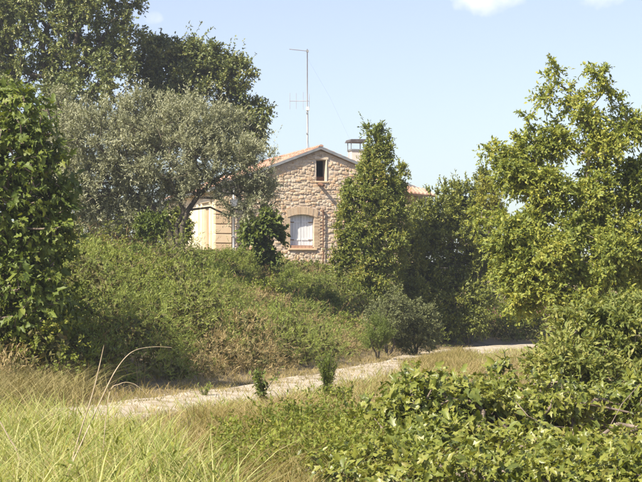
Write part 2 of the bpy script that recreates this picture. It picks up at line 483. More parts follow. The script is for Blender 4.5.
def sprays(cent, out, ntw, tl, nl, jit=.7, up=.15, leafdown=.25, sag=.15, r=rng, lsp=.9):
    """leaf positions and directions on twigs that fan out of each clump centre"""
    n = len(cent)
    c = np.repeat(cent, ntw, 0); o = np.repeat(out, ntw, 0)
    td = norm(o + r.normal(size=c.shape) * jit + [0, 0, up])
    Lt = tl * r.uniform(.55, 1.25, (len(c), 1))
    s = (np.arange(nl) + r.uniform(0, 1, (len(c), nl))) / nl
    pos = c[:, None, :] + td[:, None, :] * (Lt * s)[:, :, None]
    pos[:, :, 2] -= sag * Lt * s * s
    tdr = np.repeat(td[:, None, :], nl, 1)
    ld = norm(tdr * .6 + r.normal(size=pos.shape) * lsp * .6 + [0, 0, -leafdown])
    upv = norm(r.normal(size=pos.shape) * .6 + [-.25, -.3, .85] + tdr * .3)
    return pos.reshape(-1, 3), ld.reshape(-1, 3), upv.reshape(-1, 3)

def lobe_points(lobes, n, r, shell=.55, gap=0.0, ext=0.0, sub=7, tight=.42, even=.4):
    """lobes: (px, py, D, rx_px, ry_px, depth_m) -> clump centres and outward directions.
    Every lobe is broken up into bunches with gaps between them."""
    w = np.array([(l[3] * l[4]) * l[2] for l in lobes], float); w /= w.sum()
    cs, os_ = [], []
    for l, k in zip(lobes, np.maximum((w * n).astype(int), 4)):
        c = P(l[0], l[1], l[2]); rad = np.array([l[3] * l[2] / F, l[5], l[4] * l[2] / F])
        rad = np.maximum(rad - ext, rad * .4)
        m = max(2, int(sub * (0.6 + .35 * rad.mean())))
        d0 = norm(r.normal(size=(m, 3)) + [0, -.15, .1])
        d0[:, 1] = np.where((d0[:, 1] > 0) & (r.random(m) < .5), -d0[:, 1], d0[:, 1])
        sc_ = c + d0 * rad * r.uniform(shell, .95, (m, 1)) * (1 - tight * .55)
        sr = rad * tight * r.uniform(.55, 1.25, (m, 1))
        pick = r.integers(0, m, k)
        d = norm(r.normal(size=(k, 3)) + d0[pick] * .55)
        t = r.uniform(.3, 1, (k, 1)) ** .5
        p = sc_[pick] + d * sr[pick] * t
        o = norm(d + d0[pick] * .5)
        loose = r.random(k) < even
        d2 = norm(r.normal(size=(k, 3)))
        d2[:, 1] = np.where((d2[:, 1] > 0) & (r.random(k) < .45), -d2[:, 1], d2[:, 1])
        p2 = c + d2 * rad * r.uniform(shell ** 3, 1, (k, 1)) ** (1 / 3)
        p = np.where(loose[:, None], p2, p); o = np.where(loose[:, None], d2, o)
        cs.append(p); os_.append(o)
    C, O = np.concatenate(cs), np.concatenate(os_)
    if gap:
        keep = []
        for i in r.permutation(len(C)):
            if all(np.sum((C[i] - C[j]) ** 2) > gap * gap for j in keep): keep.append(i)
        C, O = C[keep], O[keep]
    return C, O

def branches(stems, cents, seg=.55, rtip=.012, expo=.47, wob=.10, r=rng, pathw=.35, sides=5, rmax=None):
    """wood: stems are polylines; each clump centre is joined to the cheapest node"""
    nodes, par, plen = [], [], []
    for st in stems:
        last = -1
        for k, p in enumerate(st):
            nodes.append(np.array(p, float)); par.append(last)
            plen.append(0 if last < 0 else plen[last] + np.linalg.norm(nodes[-1] - nodes[last]) * .6)
            last = len(nodes) - 1
    nstem = len(nodes)
    top = nodes[nstem - 1]
    order = np.argsort(np.linalg.norm(cents - top, axis=1))
    leafnode = []
    arr = np.zeros((nstem + len(cents) * 14, 3)); pl = np.zeros(len(arr))
    arr[:nstem] = nodes; pl[:nstem] = plen
    first_ok = 1
    cnt = nstem
    for ci in order:
        c = cents[ci]
        d = np.linalg.norm(arr[:cnt] - c, axis=1)
        cost = d + pathw * pl[:cnt] + np.where(arr[:cnt, 2] > c[2] + .3, .6, 0)
        cost[0] += 5
        j = int(np.argmin(cost))
        L = d[j]; m = min(12, max(1, int(L / seg)))
        a = arr[j].copy(); prev = j
        for q in range(1, m + 1):
            t = q / m
            p = a + (c - a) * t
            if q < m:
                p = p + r.normal(size=3) * wob * min(1, L / m) + np.array([0, 0, .10 * L * math.sin(math.pi * t)])
            if cnt >= len(arr): break
            arr[cnt] = p; pl[cnt] = pl[prev] + np.linalg.norm(p - arr[prev]); par.append(prev)
            prev = cnt; cnt += 1
        leafnode.append(prev)
    load = np.zeros(cnt)
    for k in leafnode: load[k] += 1
    for k in range(cnt - 1, -1, -1):
        if par[k] >= 0: load[par[k]] += load[k]
    rad = rtip * np.maximum(load, 1) ** expo
    if rmax: rad = np.minimum(rad, rmax)
    e = np.array([(par[k], k) for k in range(cnt) if par[k] >= 0])
    A, B = arr[e[:, 0]], arr[e[:, 1]]
    rb = rad[e[:, 1]]; ra = np.minimum(rad[e[:, 0]], rb * 1.25 + .004)
    d = norm(B - A)
    ref = np.where(np.abs(d[:, 2:3]) < .9, [[0, 0, 1.0]], [[1.0, 0, 0]])
    x = norm(np.cross(d, ref)); y = np.cross(d, x)
    B2 = B + d * (rb * .35)[:, None]
    th = np.arange(sides) * 2 * math.pi / sides
    ring = np.cos(th)[None, :, None] * x[:, None, :] + np.sin(th)[None, :, None] * y[:, None, :]
    va = A[:, None, :] + ring * ra[:, None, None]; vb = B2[:, None, :] + ring * rb[:, None, None]
    v = np.concatenate([va, vb], 1).reshape(-1, 3)
    k = np.arange(sides); k2 = (k + 1) % sides
    q = np.stack([k, k2, k2 + sides, k + sides], 1)
    f = (np.arange(len(e))[:, None, None] * 2 * sides + q[None]).reshape(-1, 4)
    return v, f

def stem_line(base, top, n=5, wob=.08, r=rng):
    base, top = np.array(base, float), np.array(top, float)
    L = np.linalg.norm(top - base)
    out = []
    for k in range(n + 1):
        t = k / n
        p = base + (top - base) * t
        if 0 < k < n: p = p + r.normal(size=3) * wob * L * [1, 1, .2]
        out.append(p)
    out[0] = out[0] - [0, 0, .15]
    return out

def tree(name, label, cat, base, stems, lobes, nclump, leaf, mat, bark, seed, shell=.55, gap=0., group=None,
         rtip=.012, pathw=.35, extra=None, wood_name='trunk', crown_name='crown', sides=5, expo=.47, sub=7, tight=.46, ext=.3, even=.4, shoots=0):
    """leaf = dict(ntw, tl, nl, L, W, ...)"""
    r = np.random.default_rng(seed)
    root = empty(name, base)
    tag(root, label, cat, group)
    C, O = lobe_points(lobes, nclump, r, shell, gap, leaf['tl'] * ext, sub, tight, even)
    gz = hgt(C[:, :2]) + .15
    ok = C[:, 2] > gz
    C, O = C[ok], O[ok]
    v, f = branches(stems, C, rtip=rtip, r=r, pathw=pathw, sides=sides, expo=expo)
    obj_np(wood_name, v, f, bark, root, smooth=True)
    g = dict(leaf); L, W = g.pop('L'), g.pop('W'); fold = g.pop('fold', .25); droop = g.pop('droop', .1)
    pos, d, u = sprays(C, O, r=r, **g)
    if shoots:
        i = r.choice(len(C), shoots)
        g2 = dict(g, ntw=1, nl=g['nl'] + 8, tl=g['tl'] * 2.1, jit=.3, up=1.3, sag=.1)
        p2, d2, u2 = sprays(C[i], O[i], r=r, **g2)
        pos, d, u = np.concatenate([pos, p2]), np.concatenate([d, d2]), np.concatenate([u, u2])
    sc = r.uniform(.65, 1.3, len(pos))
    v, f = diamonds(pos, d, u, L * sc, W * sc, fold, droop=droop)
    obj_np(crown_name, v, f, mat, root)
    if extra: extra(root, C, O, r)
    return root

# ------------------------------------------------------------------ farmhouse
TH = math.radians(17)
u_, v_ = np.array([math.cos(TH), math.sin(TH)]), np.array([-math.sin(TH), math.cos(TH)])
OX, OD = -0.05, 90.0
HZ0 = 3.4
house = empty('stone_farmhouse', (OX, OD, HZ0), TH)
tag(house, 'stone farmhouse with terracotta gable roof and white shuttered window', 'house')
def gl(px, py):
    """picture position on the gable plane -> the house's own x and z"""
    k = (px - CX) / F
    lx = (OD * k - OX) / (u_[0] - k * u_[1])
    return lx, CZ + (HY - py) / F * (OD + lx * u_[1]) - HZ0
HW, RIDGE, SLOPE, DEEP = 5.12, 9.22 - HZ0, .383, 11.0
def roofz(x): return RIDGE - SLOPE * abs(x)

wx0, wz0 = gl(290.2, 247.5); wx1, wz1 = gl(313.8, 217.0)
ax0, az0 = gl(316.2, 180.8); ax1, az1 = gl(325.8, 160.3)
ARCH = .16
def build_house():
    T = .5
    fw = MB()
    def strip(x0, x1, z0, z1=None):
        if z1 is None:
            pts = [(x0, z0), (x1, z0), (x1, roofz(x1))]
            if x0 < 0 < x1: pts.append((0, roofz(0)))
            pts.append((x0, roofz(x0)))
        else: pts = [(x0, z0), (x1, z0), (x1, z1), (x0, z1)]
        fw.prism(pts, 0, T)
    Z = -1.2
    strip(-HW, wx0, Z); strip(wx0, wx1, Z, wz0 - .02); strip(wx0, wx1, wz1 + .17)
    if ax0 > wx1: strip(wx1, ax0, Z)
    strip(ax0, ax1, Z, az0); strip(ax0, ax1, az1); strip(ax1, HW, Z)
    gable = fw.build('gable_wall', M['mortar'], house)
    # other walls
    MB().box(HW - T, HW, T, DEEP, Z, roofz(HW)).build('side_wall', M['mortar'], house)
    MB().prism([(-HW + T, Z), (HW - T, Z), (HW - T, roofz(HW) - .02), (0, roofz(0) - .02), (-HW + T, roofz(HW) - .02)], DEEP - T, DEEP).build('back_wall', M['mortar'], house)
    # left wall, plastered, with the doorway
    lw = MB()
    d0, d1, dz = 1.25, 2.55, 3.1
    lw.box(-HW, -HW + T, T, d0, Z, roofz(HW)).box(-HW, -HW + T, d0, d1, dz, roofz(HW)).box(-HW, -HW + T, d1, DEEP, Z, roofz(HW))
    lw.build('plastered_wall', M['plaster'], house)
    MB().box(-HW - .002, -HW - .06, -.0, .62, Z, roofz(HW) - .1).build('pilaster', M['plaster'], house, .01)
    for a, b in ((d0 - .34, d0 - .08), (d1 + .08, d1 + .34), (d1 + .9, d1 + 1.3)):
        MB().box(-HW - .09, -HW + .004, a, b, Z, dz + .2).build('pilaster', M['plaster'], house, .012)
    MB().box(-HW - .12, -HW + .003, d0 - .4, d1 + .4, dz + .2, dz + .42).build('lintel', M['plaster'], house, .015)
    dr = MB().box(-HW + .16, -HW + .22, d0, d1, Z, dz).build('door', M['door_wood'], house)
    for q in range(5):
        y0 = d0 + (d1 - d0) * q / 5
        MB().box(-HW + .13, -HW + .158, y0 + .012, y0 + (d1 - d0) / 5 - .012, Z + .1, dz - .02).build('plank', M['door_wood'], dr)
    # room behind the attic opening, its shade put into the dark plaster colour
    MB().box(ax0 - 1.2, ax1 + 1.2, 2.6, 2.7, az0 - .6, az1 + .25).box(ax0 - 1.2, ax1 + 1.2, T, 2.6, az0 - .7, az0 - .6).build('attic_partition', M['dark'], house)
    # ---- rubble stones
    r = np.random.default_rng(21)
    variants = []
    for q in range(18):
        k = 8
        base = np.array([(-.5,-.32),(-.3,-.5),(.28,-.5),(.5,-.3),(.5,.3),(.3,.5),(-.3,.5),(-.5,.3)])
        base = base + r.uniform(-.09, .09, base.shape)
        v = [(x, 0.35, z) for x, z in base] + [(x * .98, -.25, z * .98) for x, z in base]
        sh = r.uniform(-.06, .06, 2)
        v += [(x * .62 + sh[0], -.65 + r.uniform(-.25, .2), z * .6 + sh[1]) for x, z in base]
        f = []
        for a in range(2):
            for i in range(k):
                j = (i + 1) % k
                f.append((a*k + j, a*k + i, (a+1)*k + i, (a+1)*k + j)[::-1])
        f.append(tuple(range(2*k, 3*k)))
        me = bpy.data.meshes.new('stone'); me.from_pydata(v, [], f); me.update(); me.materials.append(M['stone'])
        variants.append((me, v, f))
    spots = []
    def blocked(cx, cz, w, hh):
        if wx0 - .36 < cx + w/2 and cx - w/2 < wx1 + .36 and wz0 - .14 < cz + hh/2 and cz - hh/2 < wz1 + .10: return True
        am = (wx0 + wx1) / 2; t = (cx - am) / ((wx1 - wx0) / 2 + .16)
        if abs(t) < 1.12 and wz1 - .1 < cz + hh/2 and cz - hh/2 < wz1 + .34 + ARCH * (1 - t * t): return True
        if ax0 - .01 < cx + w/2 and cx - w/2 < ax1 + .09 and az0 - .085 < cz + hh/2 and cz - hh/2 < az1 + .14: return True
        return False
    z = -.6
    while z < RIDGE:
        h = r.uniform(.095, .215)
        x = -HW + r.uniform(0, .1)
        while x < HW:
            w = r.uniform(.12, .37) if r.random() > .25 else r.uniform(.08, .15)
            cx, cz = x + w / 2, z + h / 2 + r.uniform(-.05, .05)
            hh = h * r.uniform(.65, 1.2)
            x += w * .985
            if cz + hh / 2 > min(roofz(cx - w/2), roofz(cx + w/2)) - .03: continue
            if cx - w/2 < -HW + .78: continue                                  # quoins stand here
            if cx + w/2 > HW: continue
            if blocked(cx, cz, w, hh): continue
            spots.append((cx, cz, w, hh))
        z += h * .98
    # small stones wedged into the gaps
    A = np.array(spots)
    fill = []
    for _ in range(9000):
        cx, cz = r.uniform(-HW + .8, HW - .1), r.uniform(-.4, RIDGE)
        w, hh = r.uniform(.07, .2), r.uniform(.05, .13)
        if cz + hh / 2 > roofz(abs(cx) + w / 2) - .02 or blocked(cx, cz, w, hh): continue
        if np.any((np.abs(A[:, 0] - cx) < (A[:, 2] + w) * .47) & (np.abs(A[:, 1] - cz) < (A[:, 3] + hh) * .47)): continue
        fill.append((cx, cz, w, hh)); A = np.vstack([A, fill[-1]])
    spots += fill
    # the largest in view are stones of their own; those behind the trees are one heap of geometry
    def seen(s):
        return -2.6 < s[0] < 2.4 and s[1] > 1.0
    vis = sorted([s for s in spots if seen(s)], key=lambda s: -s[2] * s[3])[:290]
    rest = [s for s in spots if s not in set(vis)]
    for (cx, cz, w, hh) in vis:
        me = variants[r.integers(len(variants))][0]
        o = bpy.data.objects.new('stone', me); link(o, gable)
        o.location = (cx, 0, cz); o.scale = (w, r.uniform(.022, .062), hh)
        o.rotation_euler = (r.uniform(-.04, .04), r.uniform(-.16, .16) + (math.pi if r.random() < .5 else 0), 0)
    sm = MB()
    for (cx, cz, w, hh) in rest:
        _, v, f = variants[r.integers(len(variants))]
        n = len(sm.v); dp = r.uniform(.022, .062)
        sm.v += [(cx + a * w, b * dp, cz + c * hh) for a, b, c in v]; sm.f += [tuple(n + i for i in q) for q in f]
    tag(sm.build('rubble_stones', M['stone'], gable), kind='stuff')
    # ---- brick surround of the shuttered window: jambs and a flat arch of upright bricks
    jb = MB(); bz = wz0 - .02
    row = 0
    while bz < wz1 + .02:
        for s, xe in ((-1, wx0), (1, wx1)):
            long = .44 if row % 2 else .30
            pieces = [(0, .22), (.23, long)] if row % 2 else [(0, .30)]
            for a, b in pieces:
                x0, x1 = (xe - b, xe - a - .012) if s < 0 else (xe + a + .012, xe + b)
                jb.box(x0, x1, -.028 - r.uniform(0, .02), .1, bz, bz + .062)
        bz += .075; row += 1
    tag(jb.build('jamb_bricks', M['brick'], gable), kind='stuff')
    W = wx1 - wx0
    ab = 26
    for q in range(ab):
        t = (q + .5) / ab * 2 - 1
        cx = (wx0 + wx1) / 2 + t * (W / 2 + .16)
        lean = t * .20
        zc = wz1 - .02 + ARCH * (1 - t * t)
        b = MB().box(-.026, .026, -.055 - r.uniform(0, .018), .12, 0, .36).build('arch_brick', M['brick'], gable)
        b.location = (cx, 0, zc - .02); b.rotation_euler = (0, lean, 0)
    # masonry above the arch hides the square head of the opening
    hd = MB()
    pts = [(wx0, wz1 + .172)] + [(wx0 + W * i / 10, wz1 - .03 + ARCH * (1 - (2 * i / 10 - 1) ** 2)) for i in range(11)] + [(wx1, wz1 + .172)]
    hd.prism(pts, .02, T - .02); hd.build('arch_infill', M['mortar'], gable)
    # sill, brick apron
    MB().box(wx0 - .12, wx1 + .14, -.10, .30, wz0 - .12, wz0 - .035).build('window_sill', M['quoin'], gable, .012)
    ap = MB()
    for q in range(6):
        ap.box(wx0 + .05 + q * (W - .1) / 6, wx0 + .05 + (q + 1) * (W - .1) / 6 - .012, -.02, .12, wz0 - .033, wz0 + .11)
    tag(ap.build('apron_bricks', M['brick_red'], gable), kind='stuff')
    # ---- shutters: two leaves of vertical boards
    mid = (wx0 + wx1) / 2
    for s, (x0, x1) in enumerate(((wx0 + .015, mid - .006), (mid + .006, wx1 - .015))):
        sh = MB().box(x0, x1, .20, .225, wz0 + .11, wz1 + .16).build('shutter', M['shutter'], house)
        n = 4; bw = (x1 - x0) / n
        for q in range(n):
            MB().box(x0 + q * bw + .006, x0 + (q + 1) * bw - .006, .178, .198, wz0 + .115, wz1 + .15).build('board', M['shutter'], sh, .003)
        for zz in (wz0 + .35, wz1 - .28):
            MB().box(x0 + .02, x1 - .02, .158, .176, zz, zz + .09).build('ledge', M['shutter'], sh, .003)
        for zz in (wz0 + .33, wz1 - .30):
            MB().box((x0 if s == 0 else x1 - .22), (x0 + .22 if s == 0 else x1), .140, .149, zz + .03, zz + .065).build('hinge', M['iron'], sh)
        xs = x0 if s == 0 else x1 - .05
        MB().box(xs, xs + .05, .150, .177, wz0 + .12, wz1 + .12).build('stile', M['shutter'], sh, .003)
    # ---- attic opening: pale stone jamb, beam, spout below
    MB().box(ax1 + .004, ax1 + .05, -.05, .3, az0 - .02, az1 + .02).build('window_jamb', M['plaster'], gable, .01)
    MB().box(ax0 - .06, ax1 + .12, -.06, .35, az0 - .085, az0 - .022).build('window_sill', M['quoin'], gable, .01)
    MB().box(ax0 - .08, ax1 + .13, -.045, .3, az1 + .023, az1 + .15).build('window_lintel', M['stone'], gable, .015)
    MB().box(ax0 + .0, ax1, .32, .36, az0 + .02, az0 + .22).build('window_rail', M['iron'], gable)
    bx, bz = gl(319.0, 184.5)
    MB().tube([(bx, .15, bz + .02), (bx, -.18, bz), (bx + .03, -.45, bz - .03), (bx + .05, -.62, bz - .10)], [.075, .08, .075, .07], 10).build('rain_spout', M['iron'], house, smooth=True)
    # corner quoins of the gable: dressed blocks with dark sunk joints
    q0 = -.5
    k = 0
    while q0 < roofz(HW) - .5:
        MB().box(-HW - .075, -HW + .72, -.085, .3, q0, q0 + .405).build('quoin', M['quoin'], gable, .018)
        q0 += .452; k += 1
    # iron bar right of the window
    ix, iz = gl(322.5, 212.0)
    MB().box(ix - .025, ix + .025, -.14, -.09, -.2, iz).box(ix - .04, ix + .04, -.16, .05, iz, iz + .09).build('iron_stanchion', M['iron'], house)
    # downpipe with hopper head
    px_, pz_ = gl(232.8, 206)
    dp = MB().tube([(px_, -.17, -.6), (px_, -.17, pz_)], .06, 10).build('downpipe', M['zinc'], house, smooth=True)
    MB().prism([(px_ - .09, pz_ - .03), (px_ + .09, pz_ - .03), (px_ + .2, pz_ + .3), (px_ - .2, pz_ + .3)], -.30, -.05).build('hopper', M['fascia'], dp)
    MB().tube([(px_, -.17, pz_ + .25), (px_, -.17, pz_ + .9), (px_ - .3, -.2, pz_ + 1.3), (-HW - .25, -.25, roofz(HW) - .06)], .05, 8).build('swan_neck', M['zinc'], dp, smooth=True)
    for zz in (.3, 1.6):
        MB().box(px_ - .085, px_ + .085, -.25, -.06, zz, zz + .045).build('bracket', M['zinc'], dp)
    # ---- roof
    OV, FO = .36, .16            # eaves and verge overhang
    E = HW + OV
    sl = MB()
    for s in (-1, 1):
        pts = [(0, RIDGE + .02), (s * E, RIDGE + .02 - SLOPE * E), (s * E, RIDGE + .12 - SLOPE * E), (0, RIDGE + .12)]
        if s > 0: pts = pts[::-1]
        sl.prism(pts, -FO, DEEP + FO)
    roof = sl.build('roof', M['door_wood'], house)
    for s in (-1, 1):
        pts = [(0, RIDGE + .025), (s * (E + .02), RIDGE + .025 - SLOPE * (E + .02)), (s * (E + .02), RIDGE + .165 - SLOPE * (E + .02)), (0, RIDGE + .165)]
        if s > 0: pts = pts[::-1]
        MB().prism(pts, -FO - .035, -FO - .004).build('verge_flashing', M['fascia'], roof)
        gx = s * (E + .07)
        gz = RIDGE + .06 - SLOPE * E
        MB().tube([(gx, -FO, gz), (gx, DEEP + FO, gz)], .075, 8).build('gutter', M['fascia'], roof, smooth=True)
    tl = MB(); PITCH = .21
    ncol = int((DEEP + 2 * FO) / PITCH)
    Ls = math.hypot(E, SLOPE * E); nrow = int(Ls / .36); step = Ls / nrow
    dx, dz = E / Ls, -SLOPE * E / Ls
    for s in (-1, 1):
        for c in range(ncol):
            yc = -FO + .09 + c * PITCH + r.uniform(-.012, .012)
            for i in range(nrow):
                a, b = i * step - .03, (i + 1) * step + .03
                lift0, lift1 = .125, .155
                r0, r1 = .075, .092
                n = len(tl.v)
                for t, lf, rr in ((a, lift0, r0), (b, lift1, r1)):
                    jx = r.uniform(-.01, .01)
                    for q in range(5):
                        th = math.pi * q / 4
                        tl.v.append((s * (t * dx) , yc + jx + rr * math.cos(th), RIDGE + t * dz + lf + rr * .85 * math.sin(th) - .02))
                for q in range(4):
                    fq = (n + q, n + q + 1, n + 5 + q + 1, n + 5 + q)
                    tl.f.append(fq if s < 0 else fq[::-1])
                tl.f.append((n + 5, n + 6, n + 7, n + 8, n + 9) if s > 0 else (n + 9, n + 8, n + 7, n + 6, n + 5))
    tag(tl.build('roof_tiles', M['tile'], roof), kind='stuff')
    nr = int((DEEP + 2 * FO) / .38)
    rd = MB()
    for i in range(nr):
        y0 = -FO - .05 + i * .38
        n = len(rd.v)
        for y, rr in ((y0, .125), (y0 + .42, .105)):
            for q in range(7):
                th = math.pi * q / 6
                rd.v.append((rr * math.cos(th), y, RIDGE + .155 + rr * .8 * math.sin(th)))
        for q in range(6): rd.f.append((n + q + 1, n + q, n + 7 + q, n + 7 + q + 1))
        rd.f.append(tuple(range(n, n + 7)))
    tag(rd.build('ridge_tiles', M['tile'], roof), kind='stuff')
    # ---- chimney with a flat metal hood on thin legs
    cy = 3.2
    cx = (( (355.5 - CX) / F) * (OD + cy * v_[1]) - OX - cy * v_[0]) / (u_[0] - (355.5 - CX) / F * u_[1])
    Dc = OD + cx * u_[1] + cy * v_[1]
    zt = CZ + (HY - 149.5) / F * Dc - HZ0
    zh = CZ + (HY - 141.5) / F * Dc - HZ0
    ch = MB().box(cx - .30, cx + .34, cy - .3, cy + .3, roofz(cx) - .1, zt - .10).build('chimney', M['white_plaster'], roof, .012)
    MB().box(cx - .34, cx + .38, cy - .34, cy + .34, zt - .098, zt).build('chimney_cap', M['fascia'], ch, .01)
    for a in (-.32, .34):
        for b in (-.28, .28):
            MB().box(cx + a - .018, cx + a + .018, cy + b - .018, cy + b + .018, zt, zh - .02).build('hood_leg', M['fascia'], ch)
    MB().prism([(cx - .44, zh - .06), (cx + .46, zh - .06), (cx + .40, zh + .10), (cx - .36, zh + .08)], cy - .42, cy + .42).build('hood', M['hood'], ch)
    # ---- small tiled pent roof at the far end of the gable, above a white window
    e0, e1 = 3.75, E - .02
    zr = RIDGE - SLOPE * e0 - .42
    lean = MB()
    lean.v += [(e0, -.02, zr + .32), (e1 + .15, -.02, zr - .02), (e1 + .15, -1.05, zr - .30), (e0, -1.05, zr - .16),
               (e0, -.02, zr + .22), (e1 + .15, -.02, zr - .12), (e1 + .15, -1.05, zr - .40), (e0, -1.05, zr - .26)]
    lean.f += [(3,2,1,0), (4,5,6,7), (2,3,7,6), (1,2,6,5), (0,1,5,4), (3,0,4,7)]
    pent = lean.build('pent_roof', M['door_wood'], house)
    pt = MB()
    nn = 9
    for q in range(nn):
        x = e0 + .1 + q * (e1 + .1 - e0) / nn
        fx = (x - e0) / (e1 + .15 - e0)
        z_in = zr + .32 - .34 * fx; z_out = zr - .16 - .14 * fx
        n = len(pt.v)
        for y, zz, rr in ((-.02, z_in, .08), (-1.12, z_out - .03, .09)):
            for k in range(5):
                th = math.pi * k / 4
                pt.v.append((x + rr * math.cos(th), y, zz + rr * math.sin(th) + .01))
        for k in range(4): pt.f.append((n + k, n + k + 1, n + 6 + k, n + 5 + k))
        pt.f.append((n + 9, n + 8, n + 7, n + 6, n + 5))
    tag(pt.build('pent_tiles', M['tile'], pent), kind='stuff')
    lx, lz = gl(423, 197)
    wf = MB().box(lx - .28, lx + .2, -.09, -.14, lz - .35, lz + .3).build('window', M['shutter'], house, .006)
    MB().box(lx - .22, lx + .14, -.145, -.16, lz - .29, lz + .24).build('pane', M['zinc'], wf)
build_house()

# ---- aerial on the ridge
def build_antenna():
    k = (307.3 - CX) / F
    t = (OD * k - OX) / (v_[0] - k * v_[1])
    b = np.array([OX + v_[0] * t, OD + v_[1] * t, 0]); D = b[1]
    zb = HZ0 + RIDGE + .05
    root = empty('television_aerial', (b[0], D, zb))
    tag(root, 'tall thin television aerial mast standing on the tiled roof ridge', 'antenna')
    def Z(py): return CZ + (HY - py) / F * D - zb
    def X(px): return (px - 307.3) / F * D
    MB().tube([(0, 0, -.15), (0, 0, Z(103)), (0, 0, Z(49))], [.032, .028, .022], 8).build('mast', M['antenna'], root, smooth=True)
    # the top array points a little towards the viewer
    up = MB().tube([(.05, 0, Z(51)), (X(289.5), -.25, Z(49.8))], .016, 6).build('boom', M['antenna'], root)
    for q in range(9):
        f = .08 + q * .11
        x = X(289.5) * f
        MB().tube([(x - .02, -.25 * f - .16, Z(51) + (Z(49.8) - Z(51)) * f), (x + .02, -.25 * f + .16, Z(51) + (Z(49.8) - Z(51)) * f)], .009, 5).build('element', M['antenna'], up)
    MB().box(-.05, .07, -.05, .05, Z(52.2), Z(50)).build('clamp', M['fascia'], root)
    lo = MB().tube([(.08, 0, Z(101)), (X(289.5), 0, Z(101))], .016, 6).build('boom', M['antenna'], root)
    for x, h in ((290, 8.2), (296.3, 8), (303.3, 8.8), (309.3, 7)):
        MB().tube([(X(x), 0, Z(101 - h)), (X(x), 0, Z(101 + h))], .010, 5).build('element', M['antenna'], lo)
    MB().tube([(.03, 0, Z(107)), (.05, -.02, Z(125)), (.035, 0, Z(140)), (.12, .1, -.05)], .007, 4).build('cable', M['iron'], root)
    MB().tube([(0, 0, Z(58)), (X(330), .6, Z(96)), (X(356), 1.1, Z(150))], .0025, 4).build('guy_wire', M['antenna'], root)
    MB().box(-.06, .10, -.06, .06, Z(110.5), Z(107)).build('amplifier', M['white_plaster'], root, .01)
    for y in (113, 133.5):
        MB().box(-.05, .05, -.05, .05, Z(y + .8), Z(y - .8)).build('clamp', M['fascia'], root)
build_antenna()

# ------------------------------------------------------------------ trees
def G(px, D):
    x = (px - CX) / F * D
    return np.array([x, D, hz(x, D)])

OAKL = dict(ntw=8, tl=.62, nl=10, L=.18, W=.10, jit=.75, up=.2, leafdown=.1)
b = G(60, 101)
tree('holm_oak', 'huge dark holm oak towering over the olive, its top out of view', 'tree', b,
     [stem_line(b, P(62, 120, 101), 6, .03)],
     [(60,40,101,88,52,4.2), (18,30,101,70,60,4.2), (100,12,100,42,40,3.2), (30,100,99,60,42,3.6), (84,92,98,44,36,3.0), (120,66,99,26,30,2.4), (50,-30,102,95,45,4.6), (-50,60,102,60,90,4.5), (130,-6,101,15,18,1.4), (95,150,100,56,38,2.6), (25,165,100,56,50,2.8), (150,185,102,46,40,2.2)],
     1450, OAKL, M['oak'], M['bark'], 1, shell=.6, rtip=.016, sub=16, tight=.36, even=.25, shoots=200)
b = G(196, 104)
tree('holm_oak', 'lower holm oak with ragged crown beside the house roof', 'tree', b,
     [stem_line(b, P(192, 140, 104), 6, .03)],
     [(172,76,104,32,40,2.4), (205,92,104,40,42,2.6), (150,58,104,20,26,1.8), (222,66,104,18,16,1.2), (238,78,103,17,22,1.4), (252,118,103,20,18,1.5), (190,52,104,16,14,1.1), (240,140,103,26,26,1.8), (160,120,102,50,30,2.4), (264,112,103,9,8,.7), (212,52,103,9,9,.7)],
     800, OAKL, M['oak'], M['bark'], 2, shell=.6, rtip=.016, sub=12, tight=.40, even=.25, shoots=120)

OLVL = dict(ntw=10, tl=.55, nl=12, L=.11, W=.031, jit=.45, up=.75, leafdown=-.1, fold=.1)
b = G(181, 70)
st1 = [b - [0,0,.2], P(176, 226, 70), P(184, 212, 70), P(178, 196, 69.8), P(170, 180, 69.6)]
st2 = [b - [0,0,.2], P(182, 226, 70), P(188, 210, 70), P(197, 197, 70.2), P(212, 182, 70.4)]
st3 = [b - [.1,0,.2], P(168, 224, 70.2), P(150, 206, 70.4), P(128, 190, 70.6)]
tree('olive_tree', 'silvery grey-green olive tree leaning over the bank before the house', 'tree', b, [st1, st2, st3],
     [(170,150,70,62,46,2.3), (120,140,70.5,50,42,2.2), (80,140,71,38,42,2.0), (225,160,70,42,34,1.8), (255,172,70,27,30,1.3), (150,112,70.5,34,20,1.4), (200,130,70,40,26,1.6), (95,185,71,42,36,1.7), (240,200,70,30,26,1.2), (62,115,71.5,16,22,1.1), (190,110,70.5,20,12,1.0), (232,122,70.4,18,12,.9), (130,200,71.2,30,28,1.3), (262,196,69.8,18,24,.9), (110,218,71,36,18,1.2), (75,205,71.5,36,26,1.4), (160,196,70.8,26,22,1.1), (192,184,71,24,16,1.0), (187,193,69.2,17,10,.6), (150,214,70.5,22,16,.8)],
     1150, OLVL, M['olive'], M['bark'], 3, shell=.5, rtip=.010, sub=11, tight=.45, even=.5, shoots=500, expo=.40)

